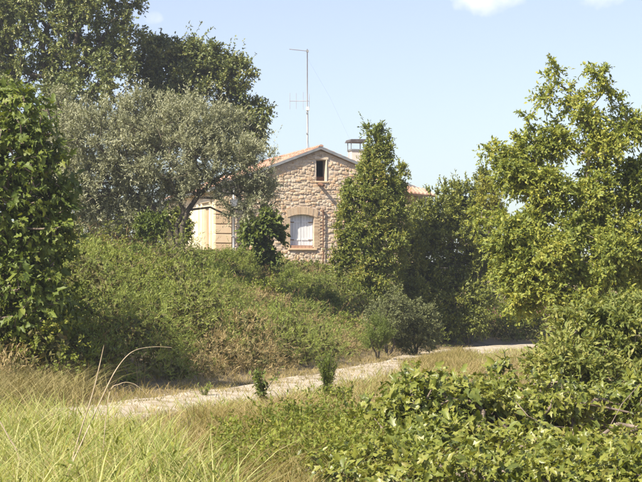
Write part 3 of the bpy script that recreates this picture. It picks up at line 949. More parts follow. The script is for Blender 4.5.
LAUL = dict(ntw=8, tl=.36, nl=11, L=.125, W=.05, jit=.55, up=.55, leafdown=-.1)
b = G(374, 78)
tree('bay_tree', 'tall pointed bay tree growing against the right of the gable', 'tree', b,
     [stem_line(b, P(374, 150, 78), 8, .012)],
     [(376,150,78,8,24,.5), (375,182,78,22,32,1.0), (372,212,77.8,34,34,1.4), (374,245,77.6,36,36,1.5), (375,278,77.4,30,28,1.3), (346,232,77.6,12,30,.7), (340,262,77.6,10,20,.6), (398,200,78,10,26,.6), (402,174,78,5,12,.3), (387,150,78,6,20,.35), (367,162,78,6,18,.35), (352,196,78,10,18,.5), (368,132,78,4,9,.25), (380,131,78,3,7,.2)],
     880, LAUL, M['laurel'], M['bark'], 4, shell=.45, rtip=.008, sub=10, tight=.38, even=.4, ext=.45, shoots=300)
b = G(452, 82)
tree('evergreen_tree', 'dark rounded evergreen tree shading the bend of the track', 'tree', b,
     [stem_line(b, P(452, 230, 82), 6, .02)],
     [(448,240,82,46,58,2.2), (420,250,81.5,30,44,1.6), (478,235,82.5,34,52,1.8), (446,214,82,24,22,1.2), (466,196,82.3,18,18,1.0), (448,300,81,50,34,1.9), (486,268,82,32,34,1.7), (440,322,80.5,34,20,1.5), (410,262,80,15,40,.8), (415,300,79.5,16,26,.8), (446,192,82,5,10,.3), (425,224,82,14,20,.7), (482,182,83,11,14,.6)],
     950, dict(LAUL, tl=.42, L=.135, W=.06, up=.25), M['dark_tree'], M['bark'], 5, shell=.5, rtip=.010, even=.45, sub=10, tight=.40, ext=.45, shoots=220)
b = G(470, 82.4)
tree('yellowing_tree', 'small yellow-leaved tree between the dark evergreen and the walnut', 'tree', b,
     [stem_line(b, P(490, 225, 80.5), 5, .02)],
     [(490,198,80.5,13,17,.6), (494,216,80.8,10,14,.5), (484,184,80.5,6,9,.4)], 70, dict(LAUL, ntw=7, L=.12), M['yellow'], M['bark'], 6, rtip=.009)

WALL = dict(ntw=7, tl=.42, nl=12, L=.115, W=.058, jit=.9, up=.15, leafdown=.12, sag=.3, fold=.18, droop=.15)
b = G(600, 50)
tree('walnut_tree', 'tall airy walnut tree with yellow-green leaves and sky showing through', 'tree', b,
     [[b - [0,0,.2], P(600, 300, 50), P(596, 262, 50), P(588, 225, 50), P(578, 190, 50)], [b - [0,0,.2], P(604, 290, 50.2), P(618, 240, 50.4), P(630, 200, 50.6)], [b - [0,0,.2], P(596, 300, 49.8), P(570, 265, 49.5), P(545, 235, 49.2)]],
     [(557,66,50,9,15,.35), (545,98,50,15,15,.5), (597,72,50,13,17,.5), (606,92,50,12,14,.5), (550,84,50,9,12,.35), (585,112,50,24,26,.9), (556,140,50,34,26,1.0), (600,150,50,30,28,1.0), (630,130,50.5,22,24,.8), (495,150,49.5,12,12,.4), (512,176,49.5,28,22,.9), (545,190,49.5,36,28,1.2), (590,200,50,40,34,1.3), (635,190,50.5,34,36,1.3), (510,235,49,32,30,1.2), (548,255,48.6,40,34,1.3), (600,260,49,46,36,1.4), (640,255,50,36,38,1.3), (505,268,48.8,24,20,.9), (680,190,50.5,30,60,1.5), (545,292,48.6,34,24,1.2), (600,300,48.6,50,24,1.3), (528,118,50,9,9,.35), (572,92,50,8,10,.35), (618,104,50.2,10,10,.4), (480,215,49.3,10,12,.5), (538,218,49.3,26,22,.9), (570,232,49.2,34,24,1.0), (615,232,49.6,36,26,1.1), (508,165,49.6,20,22,.8), (530,150,49.8,22,24,.8), (524,272,48.6,28,28,1.1), (520,300,48.4,22,18,.8)],
     1850, WALL, M['walnut'], M['bark_walnut'], 8, shell=.4, gap=.11, rtip=.0065, pathw=.2, sub=9, tight=.34, even=.3, ext=.6)

# background wood that closes the view behind the walnut
for i, (px, D, top, w, lab) in enumerate([(560, 104, 262, 60, 'shaded evergreen tree far behind the walnut trunk'), (625, 100, 250, 60, 'broad evergreen tree behind the right side of the walnut'),
                                          (500, 100, 285, 46, 'low evergreen tree beyond the oleander hedge'), (690, 98, 235, 70, 'evergreen tree standing past the walnut, mostly out of view')]):
    b = G(px, D)
    cy = (top + HY) / 2
    tree('evergreen_tree', lab, 'tree', b, [stem_line(b, P(px, cy + 10, D), 4, .02)],
         [(px, cy + 8, D, w * .8, (HY - top) / 2 + 12, 2.6), (px - w * .4, cy + 14, D, w * .5, 24, 1.8), (px + w * .4, cy + 10, D, w * .5, 26, 1.8)],
         150, dict(LAUL, tl=.5, L=.19, W=.10), M['dark_tree'], M['bark'], 30 + i, rtip=.014)

# ------------------------------------------------------------------ fig trees with leaves one can pick apart
fig_me = [mesh_np('leaf', v, f, M['fig']) for v, f in FIGS]
figfar_me = [mesh_np('leaf', v, f, M['fig_far']) for v, f in FIGS]
def fig(name, label, base, stems, lobes, nclump, size, nleaf, mat, me, seed, n_obj, shell=.5, rtip=.012, sides=6, gap=.0, expo=.47, tl=.3, rmax=None):
    r = np.random.default_rng(seed)
    root = empty(name, base); tag(root, label, 'tree')
    C, O = lobe_points(lobes, nclump, r, shell, gap, .0, 14, .42, .3)
    ok = C[:, 2] > hgt(C[:, :2]) + .08
    C, O = C[ok], O[ok]
    v, f = branches(stems, C, rtip=rtip, r=r, pathw=.15, sides=sides, seg=.25, wob=.14, expo=expo, rmax=rmax)
    obj_np('trunk', v, f, M['bark_fig'], root, smooth=True)
    pos, d, u = sprays(C, norm(O + [0, 0, .35]), 2, tl, nleaf, jit=.6, up=.3, leafdown=.15, sag=.1, r=r, lsp=1.2)
    O2 = np.repeat(O, 2 * nleaf, 0)
    d = norm(d * .7 + O2 * .35 + r.normal(size=d.shape) * .55 + [0, 0, -.35])
    u = norm(u + O2 * .35 + r.normal(size=d.shape) * .35)
    var = r.choice(4, len(pos), p=[.34, .22, .12, .32])
    sc = size * (.45 + .95 * r.random(len(pos)) ** 1.5) * np.clip(pos[:, 1] / 23, .78, 1)
    # pick the leaves that show largest: nearest leaf in each small patch of the outline
    sx = pos[:, 0] / pos[:, 1] * F + CX; sy = HY - (pos[:, 2] - CZ) / pos[:, 1] * F
    inside = (sx > 0) & (sx < 642) & (sy > 0) & (sy < 482)
    cell = (sx // 9).astype(int) * 1000 + (sy // 9).astype(int)
    best = {}
    for i in np.argsort(pos[:, 1]):
        if inside[i] and cell[i] not in best: best[cell[i]] = i
    pick = sorted(best.values(), key=lambda i: -sc[i] / pos[i, 1])[:n_obj]
    dd, ss, nn = frames(d, u)
    for i in pick:
        o = bpy.data.objects.new('leaf', me[var[i]]); link(o, root)
        m3 = Matrix((dd[i], ss[i], nn[i])).transposed()
        p = pos[i] - np.array(root.location)
        o.matrix_basis = Matrix.Translation(Vector(p)) @ m3.to_4x4() @ Matrix.Scale(float(sc[i]), 4)
    rest = np.setdiff1d(np.arange(len(pos)), pick)
    vv, ff, off = [], [], 0
    for k, (tv, tf) in enumerate(FIGS_LOW):
        q = rest[var[rest] == k]
        v, f = template(tv, tf, pos[q], d[q], u[q], sc[q])
        vv.append(v); ff.append(f + off); off += len(v)
    v, f = np.concatenate(vv), np.concatenate(ff)
    tag(obj_np('leaves', v, f, mat, root), kind='stuff')
    return root

b = G(-40, 41.2)
fig('fig_tree', 'tall fig tree with big glossy leaves casting shade on the bank', b,
    [stem_line(b, P(-45, 230, 41.2), 5, .03), stem_line(b, P(-20, 240, 41.4), 4, .03)],
    [(10,125,40.5,44,42,.9), (-40,140,40.5,60,60,1.2), (30,170,40.5,41,42,.8), (42,215,40.5,32,34,.7), (20,250,40.5,46,44,.9), (-40,230,41.0,60,90,1.2), (10,300,40.9,56,44,1.0), (50,262,40.9,26,34,.6), (55,195,40.5,20,20,.5), (-8,98,40.5,28,18,.5), (-95,170,41,60,90,1.5), (-110,110,40.5,60,50,1.5), (-160,190,40.5,70,110,1.6), (-110,270,40.5,80,60,1.5), (-60,100,41,50,40,1.1), (10,215,41.4,50,60,.9), (25,328,41,44,26,.8), (45,310,41.4,30,34,.9), (66,232,40.7,12,14,.3), (22,130,40,36,40,.7), (36,185,40,34,40,.7), (44,235,40,32,40,.7), (24,290,40,44,50,.8), (5,180,39.8,40,70,.8)],
    2900, .185, 4, M['fig_far'], figfar_me, 11, 290, shell=.55, expo=.36)

b = G(575, 25.5)
tr = lambda *pts: [P(*q) for q in pts]
fig('fig_tree', 'low sprawling fig with pale twisted limbs beside the grass', b,
    [[b - [0,0,.1]] + tr((590,436,24.2), (572,428,23.8), (548,426,23.6), (528,416,23.6), (516,402,23.8)),
     [b - [0,0,.1]] + tr((596,440,24), (618,424,23.7), (642,428,23.5), (668,420,23.5)),
     [b - [0,0,.1]] + tr((608,430,24.4), (622,404,24.6), (640,384,25)),
     [b - [0,0,.1]] + tr((556,440,24.8), (520,440,24.6), (480,430,24.6), (450,425,24.8)),
     [b - [0,0,.1]] + tr((540,446,23.2), (500,462,22.6), (450,466,22.4), (400,462,22.4))],
    [(430,420,25.2,62,44,.9), (380,440,24.6,44,36,.8), (490,425,25.6,50,40,.9), (350,468,23.4,44,24,.6), (420,468,21.4,66,30,.7), (400,474,19.6,70,26,.6), (500,474,19.6,70,26,.6), (590,474,19.8,70,24,.6), (660,474,20,50,26,.6), (330,476,19.6,40,16,.4), (440,446,22,60,22,.6), (520,448,21.6,44,18,.5), (600,452,21.4,46,12,.4), (430,486,17.4,70,26,.5), (540,486,17.4,70,26,.5), (640,486,17.6,60,26,.5), (360,490,17.2,40,20,.4), (500,470,22.6,50,28,.7), (300,482,22.8,30,18,.5), (545,402,26.2,40,24,.8), (590,410,26.4,50,24,.8), (640,408,26.4,40,26,.8), (590,462,22.8,60,20,.6), (650,455,23,30,30,.6), (420,388,26,26,14,.5), (470,392,26.4,14,16,.4), (500,384,26.4,12,20,.35)],
    3200, .125, 5, M['fig'], fig_me, 12, 295, shell=.3, rtip=.006, tl=.24, expo=.38, rmax=.04)

# taller loose shrub behind the fig, with pale shoots
SHOT = dict(ntw=6, tl=.36, nl=9, L=.115, W=.05, jit=.55, up=.5, leafdown=.05, sag=.1, droop=.15)
b = G(612, 34)
tree('elder_shrub', 'rounded pale green shrub under the walnut, behind the fig', 'shrub', b,
     [stem_line(b, P(600, 350, 34), 4, .05), stem_line(b, P(630, 345, 34), 4, .05), stem_line(b, P(575, 360, 34), 4, .05)],
     [(600,345,34,52,40,1.3), (560,362,33,34,34,1.0), (645,340,34,36,44,1.2), (618,318,34.5,34,18,.8), (575,325,34.5,18,14,.5), (545,372,32.5,22,28,.7), (680,340,34,30,50,1.2), (600,385,32.5,60,26,1.0)],
     420, SHOT, M['shoot'], M['bark_walnut'], 14, shell=.5, rtip=.006)

# ------------------------------------------------------------------ shrubs at the foot of the bank, oleanders, small fig by the wall
def blossoms(n, size):
    def f(root, C, O, r):
        i = r.choice(len(C), n)
        front = C[i] + O[i] * .25 + [0, -.15, .05]
        p = np.repeat(front, 10, 0) + r.normal(size=(n * 10, 3)) * .08
        v, fa = diamonds(p, norm(r.normal(size=p.shape)), norm(r.normal(size=p.shape)), np.full(len(p), size), np.full(len(p), size * .8))
        tag(obj_np('blossoms', v, fa, M['pink'], root), kind='stuff')
    return f
OLE = dict(ntw=6, tl=.4, nl=9, L=.15, W=.04, jit=.5, up=.6, leafdown=.0)
for i, (px, D, top, bot, w, lab, fl) in enumerate([
        (500, 87.5, 302, 340, 20, 'oleander in pink flower beside the bend of the track', 9),
        (470, 86.5, 308, 345, 18, 'sparse reddish-pink oleander under the dark evergreen', 5),
        (530, 88.5, 300, 342, 20, 'leafy oleander with few flowers below the walnut boughs', 7)]):
    b = G(px, D)
    tree('oleander_shrub', lab, 'shrub', b, [stem_line(b, P(px - 5, (top + bot) / 2, D), 3, .05), stem_line(b, P(px + 6, (top + bot) / 2, D), 3, .05)],
         [(px, (top + bot) / 2, D, w, (bot - top) / 2, 1.0), (px + 6, (top * 2 + bot) / 3, D, w * .6, (bot - top) / 3, .7)], 90, OLE, M['bramble'], M['bark'], 40 + i, rtip=.008, extra=blossoms(fl, .12))
b = G(566, 47.5)
for i, (px, top, bot, D, w, mat, leaf, lab, n) in enumerate([
        (388, 285, 348, 66, 22, 'greygreen', dict(ntw=7, tl=.3, nl=9, L=.075, W=.03, jit=.6, up=.4), 'grey-green rounded shrub at the foot of the bay tree', 130),
        (416, 300, 362, 67, 25, 'greygreen', dict(ntw=8, tl=.34, nl=12, L=.09, W=.026, jit=.35, up=.9), 'upright grey-green shrub where the bank meets the track bend', 230),
        (378, 318, 356, 62, 13, 'rosemary', dict(ntw=9, tl=.45, nl=12, L=.07, W=.014, jit=.3, up=1.3), 'bright green needle-leaved shrub at the foot of the bank', 70),
        (262, 206, 268, 79, 20, 'ivy', dict(ntw=5, tl=.35, nl=6, L=.19, W=.14, jit=.7, up=.2), 'dark green young fig bush against the gable beside the shuttered window', 120),
        (152, 214, 240, 69, 16, 'fig_far', dict(ntw=6, tl=.3, nl=8, L=.12, W=.06, jit=.7, up=.3), 'small dark bush beside the olive trunk', 60),
        (20, 296, 372, 42, 56, 'bramble', dict(ntw=6, tl=.3, nl=9, L=.09, W=.05, jit=.7, up=.3), 'dense bramble bush at the foot of the tall fig', 260),
        (75, 190, 250, 88, 46, 'dark_tree', dict(ntw=7, tl=.4, nl=9, L=.15, W=.075, jit=.7, up=.3), 'dark bush filling the gap between tall fig and olive', 150),
        (130, 212, 252, 86, 36, 'dark_tree', dict(ntw=7, tl=.4, nl=9, L=.14, W=.07, jit=.7, up=.3), 'leafy green bush behind the olive trunk', 150),
        (176, 206, 252, 80, 13, 'dark_tree', dict(ntw=7, tl=.36, nl=9, L=.13, W=.07, jit=.7, up=.3), 'tall dark bush against the plastered wall behind the olive', 130),
        (468, 306, 342, 80, 20, 'dark_tree', dict(ntw=6, tl=.35, nl=8, L=.12, W=.05, jit=.7, up=.3), 'dark low shrub in the shade of the evergreen', 80)]):
    b = G(px, D)
    cy = (top + bot) / 2
    tree('leafy_shrub', lab, 'shrub', b, [stem_line(b, P(px - 2, cy, D), 3, .05), stem_line(b, P(px + w * .4, cy, D), 3, .05), stem_line(b, P(px - w * .5, cy, D), 3, .05)],
         [(px, cy, D, w, (bot - top) / 2, w * D / F), (px + w * .4, cy - 4, D - .2, w * .55, (bot - top) / 2.6, w * D / F * .7), (px - w * .5, cy + 4, D - .2, w * .5, (bot - top) / 3, w * D / F * .7)],
         n, leaf, M[mat], M['bark'], 50 + i, rtip=.006, shoots=n // 6, tight=.38, even=.3)

def on_bank(px, py):
    for D in np.arange(37, 90, .15):
        p = P(px, py, D)
        if hz(p[0], D) > p[2]: return D
    return 70.0
bank_bushes = [(104,268,26,30,'bramble','olive-green bramble bush on the bank right beside the tall fig'), (140,262,30,26,'ivy','bright green creeper mound on the bank top before the olive'),
               (178,272,22,34,'bramble','bramble bush below the olive trunk on the bank'), (214,286,20,36,'rosemary','feathery fresh green bush on the bank below the plastered wall'),
               (236,268,26,26,'feathery','pale feathery bush on the bank top below the stone quoins'), (262,300,24,34,'bramble','bramble bush on the bank below the young fig bush'),
               (292,292,22,30,'feathery','pale feathery bush on the bank below the shuttered window'), (318,312,26,34,'rosemary','fresh green feathery bush on the bank towards the bay tree'),
               (232,330,22,30,'ivy','bright creeper clump low on the bank above the small sapling'), (190,330,20,30,'bramble','low bramble bush at the edge of the shaded hollow of the bank'),
               (282,336,22,26,'feathery','pale feathery clump at the foot of the bank behind the track'), (344,330,20,24,'bramble','small bramble bush at the bank foot behind the tall feathery weed'),
               (150,312,24,32,'ivy','creeper clump inside the fig shadow on the bank'), (352,300,20,30,'feathery','pale feathery bush under the left skirt of the bay tree')]
for i, (px, py, w, h, mat, lab) in enumerate(bank_bushes):
    D = on_bank(px, py + 6)
    b = G(px, D)
    fine = mat in ('feathery', 'rosemary')
    leaf = dict(ntw=9, tl=.40, nl=12, L=.11, W=.02, jit=.4, up=1.0) if fine else dict(ntw=7, tl=.34, nl=9, L=.085, W=.052, jit=.75, up=.3, sag=.4)
    dm = w * D / F
    tree('bank_bush', lab, 'bush', b,
         [stem_line(b, P(px - 3, py - h * .3, D), 3, .06), stem_line(b, P(px + w * .4, py - h * .2, D), 3, .06)],
         [(px, py - h * .15, D, w * .8, h * .55, dm * .8), (px + w * .45, py - h * .05, D - .2, w * .5, h * .42, dm * .6), (px - w * .5, py, D - .2, w * .5, h * .4, dm * .6)],
         95, leaf, M[mat], M['bark'], 200 + i, rtip=.005, group='bushes on the bank', shoots=16)

# young plants at the track side
def upright_weed(name, label, px, D, top, w, n, mat, leaf, seed, bark='bark'):
    b = G(px, D)
    r = np.random.default_rng(seed)
    root = empty(name, b); tag(root, label, 'plant')
    H = (CZ + (HY - top) / F * D) - b[2]
    wd = w * D / F
    vs_, fs_, ps, ds, us = [], [], [], [], []
    mb = MB()
    for k in range(n):
        a = r.uniform(0, 6.28); ln = r.uniform(.2, 1) * wd
        h = H * r.uniform(.55, 1.0)
        t = np.linspace(0, 1, 6)
        st = b[None, :] + np.stack([np.cos(a) * ln * t ** 1.5, np.sin(a) * ln * t ** 1.5, h * t], 1)
        mb.tube(st - b, np.linspace(.010, .004, 6), 5)
        m = leaf['nl']
        s = r.uniform(.12, 1, m)
        pos = np.stack([np.interp(s, t, st[:, c]) for c in range(3)], 1)
        d = norm(r.normal(size=(m, 3)) * .7 + [0, 0, leaf['up']])
        ps.append(pos); ds.append(d); us.append(norm(r.normal(size=(m, 3)) * .5 + [0, 0, 1]))
    mb.build('stem', M[bark], root)
    pos, d, u = np.concatenate(ps), np.concatenate(ds), np.concatenate(us)
    sc = r.uniform(.6, 1.2, len(pos))
    v, f = diamonds(pos, d, u, leaf['L'] * sc, leaf['W'] * sc)
    obj_np('foliage', v, f, M[mat], root)
upright_weed('weed_sapling', 'small open sapling with sparse leaves on the near side of the track', 262, 36, 362, 24, 13, 'ivy', dict(nl=34, up=.3, L=.12, W=.05), 70)
upright_weed('tall_weed', 'tall feathery green weed standing before the track', 327, 37, 348, 13, 34, 'rosemary', dict(nl=80, up=.8, L=.10, W=.018), 71)
upright_weed('tall_weed', 'leafy low weed at the base of the feathery one', 338, 35.5, 385, 18, 14, 'bramble', dict(nl=26, up=.4, L=.08, W=.04), 72)
upright_weed('tall_weed', 'small green weed rooted on the grass strip of the track', 205, 37.5, 382, 10, 10, 'feathery', dict(nl=26, up=.6, L=.07, W=.018), 73)

# ------------------------------------------------------------------ bank cover
def scatter(n, x0, x1, y0, y1, r):
    return np.column_stack([r.uniform(x0, x1, n), r.uniform(y0, y1, n)])
def on_screen(xy, z=None, m=60):
    px = xy[:, 0] / xy[:, 1] * F + CX
    return (px > -m) & (px < 642 + m) & (xy[:, 1] > 8)

def wedge(n, D0, D1, r, m=75, pw=1.0, p0=0, p1=642):
    D = D0 + (D1 - D0) * r.random(n) ** pw
    px = r.uniform(p0 - m, p1 + m, n)
    return np.column_stack([(px - CX) / F * D, D])
def off_house(q, pad=.4):
    rel = q - [OX, OD]; lx, ly = rel @ u_, rel @ v_
    return ~((np.abs(lx) < HW + pad) & (ly > -.7 - pad) & (ly < DEEP + pad))

def bank_cover():
    """lumps of growth all over the bank: each lump one kind of plant, leaves on its upper skin"""
    r = np.random.default_rng(90)
    xy = wedge(5200, 37, 90, r)
    s = sdist(xy, FOOT_S)
    ok = (s > .35) & (s < 19) & off_house(xy, .7)
    xy, s = xy[ok], s[ok]
    rad = np.where(r.random(len(xy)) < .3, r.uniform(.7, 1.6, len(xy)), r.uniform(.25, .8, len(xy))) * np.clip(.45 + s / 4, .45, 1)
    keep = []
    for i in np.argsort(-rad):
        if all((xy[i, 0] - xy[j, 0]) ** 2 + (xy[i, 1] - xy[j, 1]) ** 2 > (.66 * (rad[i] + rad[j])) ** 2 for j in keep): keep.append(i)
    xy, s, rad = xy[keep], s[keep], rad[keep]
    px = xy[:, 0] / xy[:, 1] * F + CX
    zone = vnoise(xy[:, 0] * .6, xy[:, 1] * .45, 14) + r.normal(size=len(xy)) * .25
    score = zone + (165 - px) / 300 + (np.clip(s / 10, 0, 1) - .45) * .9
    kind = np.where(score > .05, 0, 1)
    kind = np.where((r.random(len(xy)) < np.clip(.6 - s / 4, .05, .6)), 2, kind)
    ht = rad * r.uniform(.95, 1.75, len(xy)) * np.where(s > 11, .7, 1.0)
    open_ = (px > 183) & (px < 350) & (xy[:, 1] > 58)
    ht = np.where(open_, np.minimum(ht, .5), ht)
    ht = np.where((px < 190) & (s > 6.5), np.minimum(ht, .55), ht)
    gz = hgt(xy)
    spec = [('bramble_cover', 'bramble', 'tangled green brambles and creepers covering the steep bank', 'brambles', 11, .082, .05, .15, .24, .7),
            ('feathery_cover', 'feathery', 'feathery pale green weeds on the middle of the bank', 'weeds', 12, .125, .02, .6, .38, .45),
            ('straw_cover', 'dry', 'low straw-coloured growth along the foot of the bank', 'dry weeds', 13, .14, .02, .7, .36, .6)]
    for k, (name, mat, label, cat, per, L, W, upk, tl, jit) in enumerate(spec):
        cs, os_ = [], []
        for i in np.flatnonzero(kind == k):
            n = int(42 * (rad[i] / .6) ** 2 * (52 / xy[i, 1]) ** .9 * (.3 if s[i] > 13 else 1)) + 8
            d = norm(r.normal(size=(n, 3)) * [1, 1, 1] + [0, -.25, .55]); d[:, 2] = np.abs(d[:, 2]) * 1.0 - .12
            t = r.uniform(.72, 1.05, (n, 1))
            lump = 1 + .18 * 1.4 * np.sin(d[:, :1] * 7 + i) * np.cos(d[:, 1:2] * 6 + i * 2)
            p = np.array([xy[i, 0], xy[i, 1], gz[i]]) + d * t * lump * [rad[i], rad[i], ht[i]]
            cs.append(p); os_.append(d)
        c, o = np.concatenate(cs), np.concatenate(os_)
        g = hgt(c[:, :2]); c[:, 2] = np.maximum(c[:, 2], g + .04)
        n = len(c)
        C = np.repeat(c, per, 0)
        tdir = np.repeat(norm(o * .8 + r.normal(size=(n, 3)) * jit + [0, 0, upk]), per, 0)
        t = np.tile(np.arange(per) / per, n)[:, None]
        pos = C + tdir * t * tl + r.normal(size=C.shape) * .025
        pos[:, 2] -= .25 * tl * t[:, 0] ** 2
        d = norm(tdir * .6 + r.normal(size=C.shape) * .6)
        u = norm(r.normal(size=C.shape) * .45 + np.repeat(o, per, 0) * 1.2 + [0, 0, .15])
        sc = r.uniform(.55, 1.3, len(C))
        v, f = diamonds(pos, d, u, L * sc, W * sc, .2)
        tag(obj_np(name, v, f, M[mat]), label, cat, kind='stuff')
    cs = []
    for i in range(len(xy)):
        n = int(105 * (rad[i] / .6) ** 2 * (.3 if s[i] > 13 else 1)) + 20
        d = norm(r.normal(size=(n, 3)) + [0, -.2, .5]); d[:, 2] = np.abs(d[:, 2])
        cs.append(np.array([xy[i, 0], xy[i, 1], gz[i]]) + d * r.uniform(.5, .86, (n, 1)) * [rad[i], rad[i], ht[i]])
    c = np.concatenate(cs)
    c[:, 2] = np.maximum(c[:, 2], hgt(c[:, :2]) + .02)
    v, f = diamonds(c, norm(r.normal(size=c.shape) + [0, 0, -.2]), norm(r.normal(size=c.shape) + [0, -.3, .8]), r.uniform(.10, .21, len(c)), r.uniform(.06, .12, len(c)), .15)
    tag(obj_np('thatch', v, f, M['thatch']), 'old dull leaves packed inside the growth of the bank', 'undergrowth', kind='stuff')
    # dead stems that arch through the growth
    q = wedge(5000, 37, 80, r); sq = sdist(q, FOOT_S)
    q = q[(sq > .3) & (sq < 13) & off_house(q)][:1500]
    c = np.column_stack([q, hgt(q) + r.uniform(.3, .95, len(q))])
    per = 6
    C = np.repeat(c, per, 0); td = np.repeat(norm(r.normal(size=(len(c), 3)) * .8 + [0, 0, .4]), per, 0)
    t = np.tile(np.arange(per) / per, len(c))[:, None]
    pos = C + td * t * .8; pos[:, 2] -= .35 * t[:, 0] ** 2
    v, f = diamonds(pos, norm(td + r.normal(size=C.shape) * .15), norm(r.normal(size=C.shape)), np.full(len(C), .2), np.full(len(C), .014))
    tag(obj_np('dead_stem_cover', v, f, M['rust_dry']), 'brown dead stems tangled through the bank growth', 'dead stems', kind='stuff')
bank_cover()

def blades(name, xy, hts, wid, mat, label, cat, r, lean=.5, seg=3, curve=.6, kind='stuff'):
    n = len(xy)
    lift = np.where(np.abs(sdist(xy, TRACK_S)) < 1.0, .055, -.02)
    base = np.column_stack([xy, hgt(xy) + lift])
    a = r.uniform(0, 2 * math.pi, n)
    ld = np.stack([np.cos(a), np.sin(a), np.zeros(n)], 1)
    ln = (lean * r.uniform(.1, 1.0, n) * hts)
    cu = curve * r.uniform(.2, 1.3, n) * hts
    b = a + r.normal(size=n) * .6 + math.pi / 2
    side = np.stack([np.cos(b), np.sin(b), np.zeros(n)], 1)
    rows = []
    for k in range(seg + 1):
        t = k / seg
        c = base + ld * (ln * t + cu * t ** 2.2)[:, None] + np.array([0, 0, 1.0]) * (hts * (t - .22 * t ** 3 * curve))[:, None]
        w = wid * (1 - t) ** .6 if k < seg else wid * 0
        w = np.broadcast_to(w, (n,))
        if k < seg: rows += [c - side * w[:, None] * .5, c + side * w[:, None] * .5]
        else: rows += [c]
    V = np.stack(rows, 1); m = V.shape[1]
    i = np.arange(n)[:, None] * m
    fs = []
    for k in range(seg - 1):
        o = 2 * k
        fs += [i + [o, o + 1, o + 3], i + [o, o + 3, o + 2]]
    o = 2 * (seg - 1)
    fs += [i + [o, o + 1, o + 2]]
    f = np.concatenate(fs, 1).reshape(-1, 3)
    ob = obj_np(name, V.reshape(-1, 3), f, M[mat])
    tag(ob, label, cat, kind=kind)

def clumped(n, x0, x1, y0, y1, r, spread=.14, per=9):
    c = scatter(n // per + 1, x0, x1, y0, y1, r)
    q = np.repeat(c, per, 0)[:n]
    return q + r.normal(size=q.shape) * spread

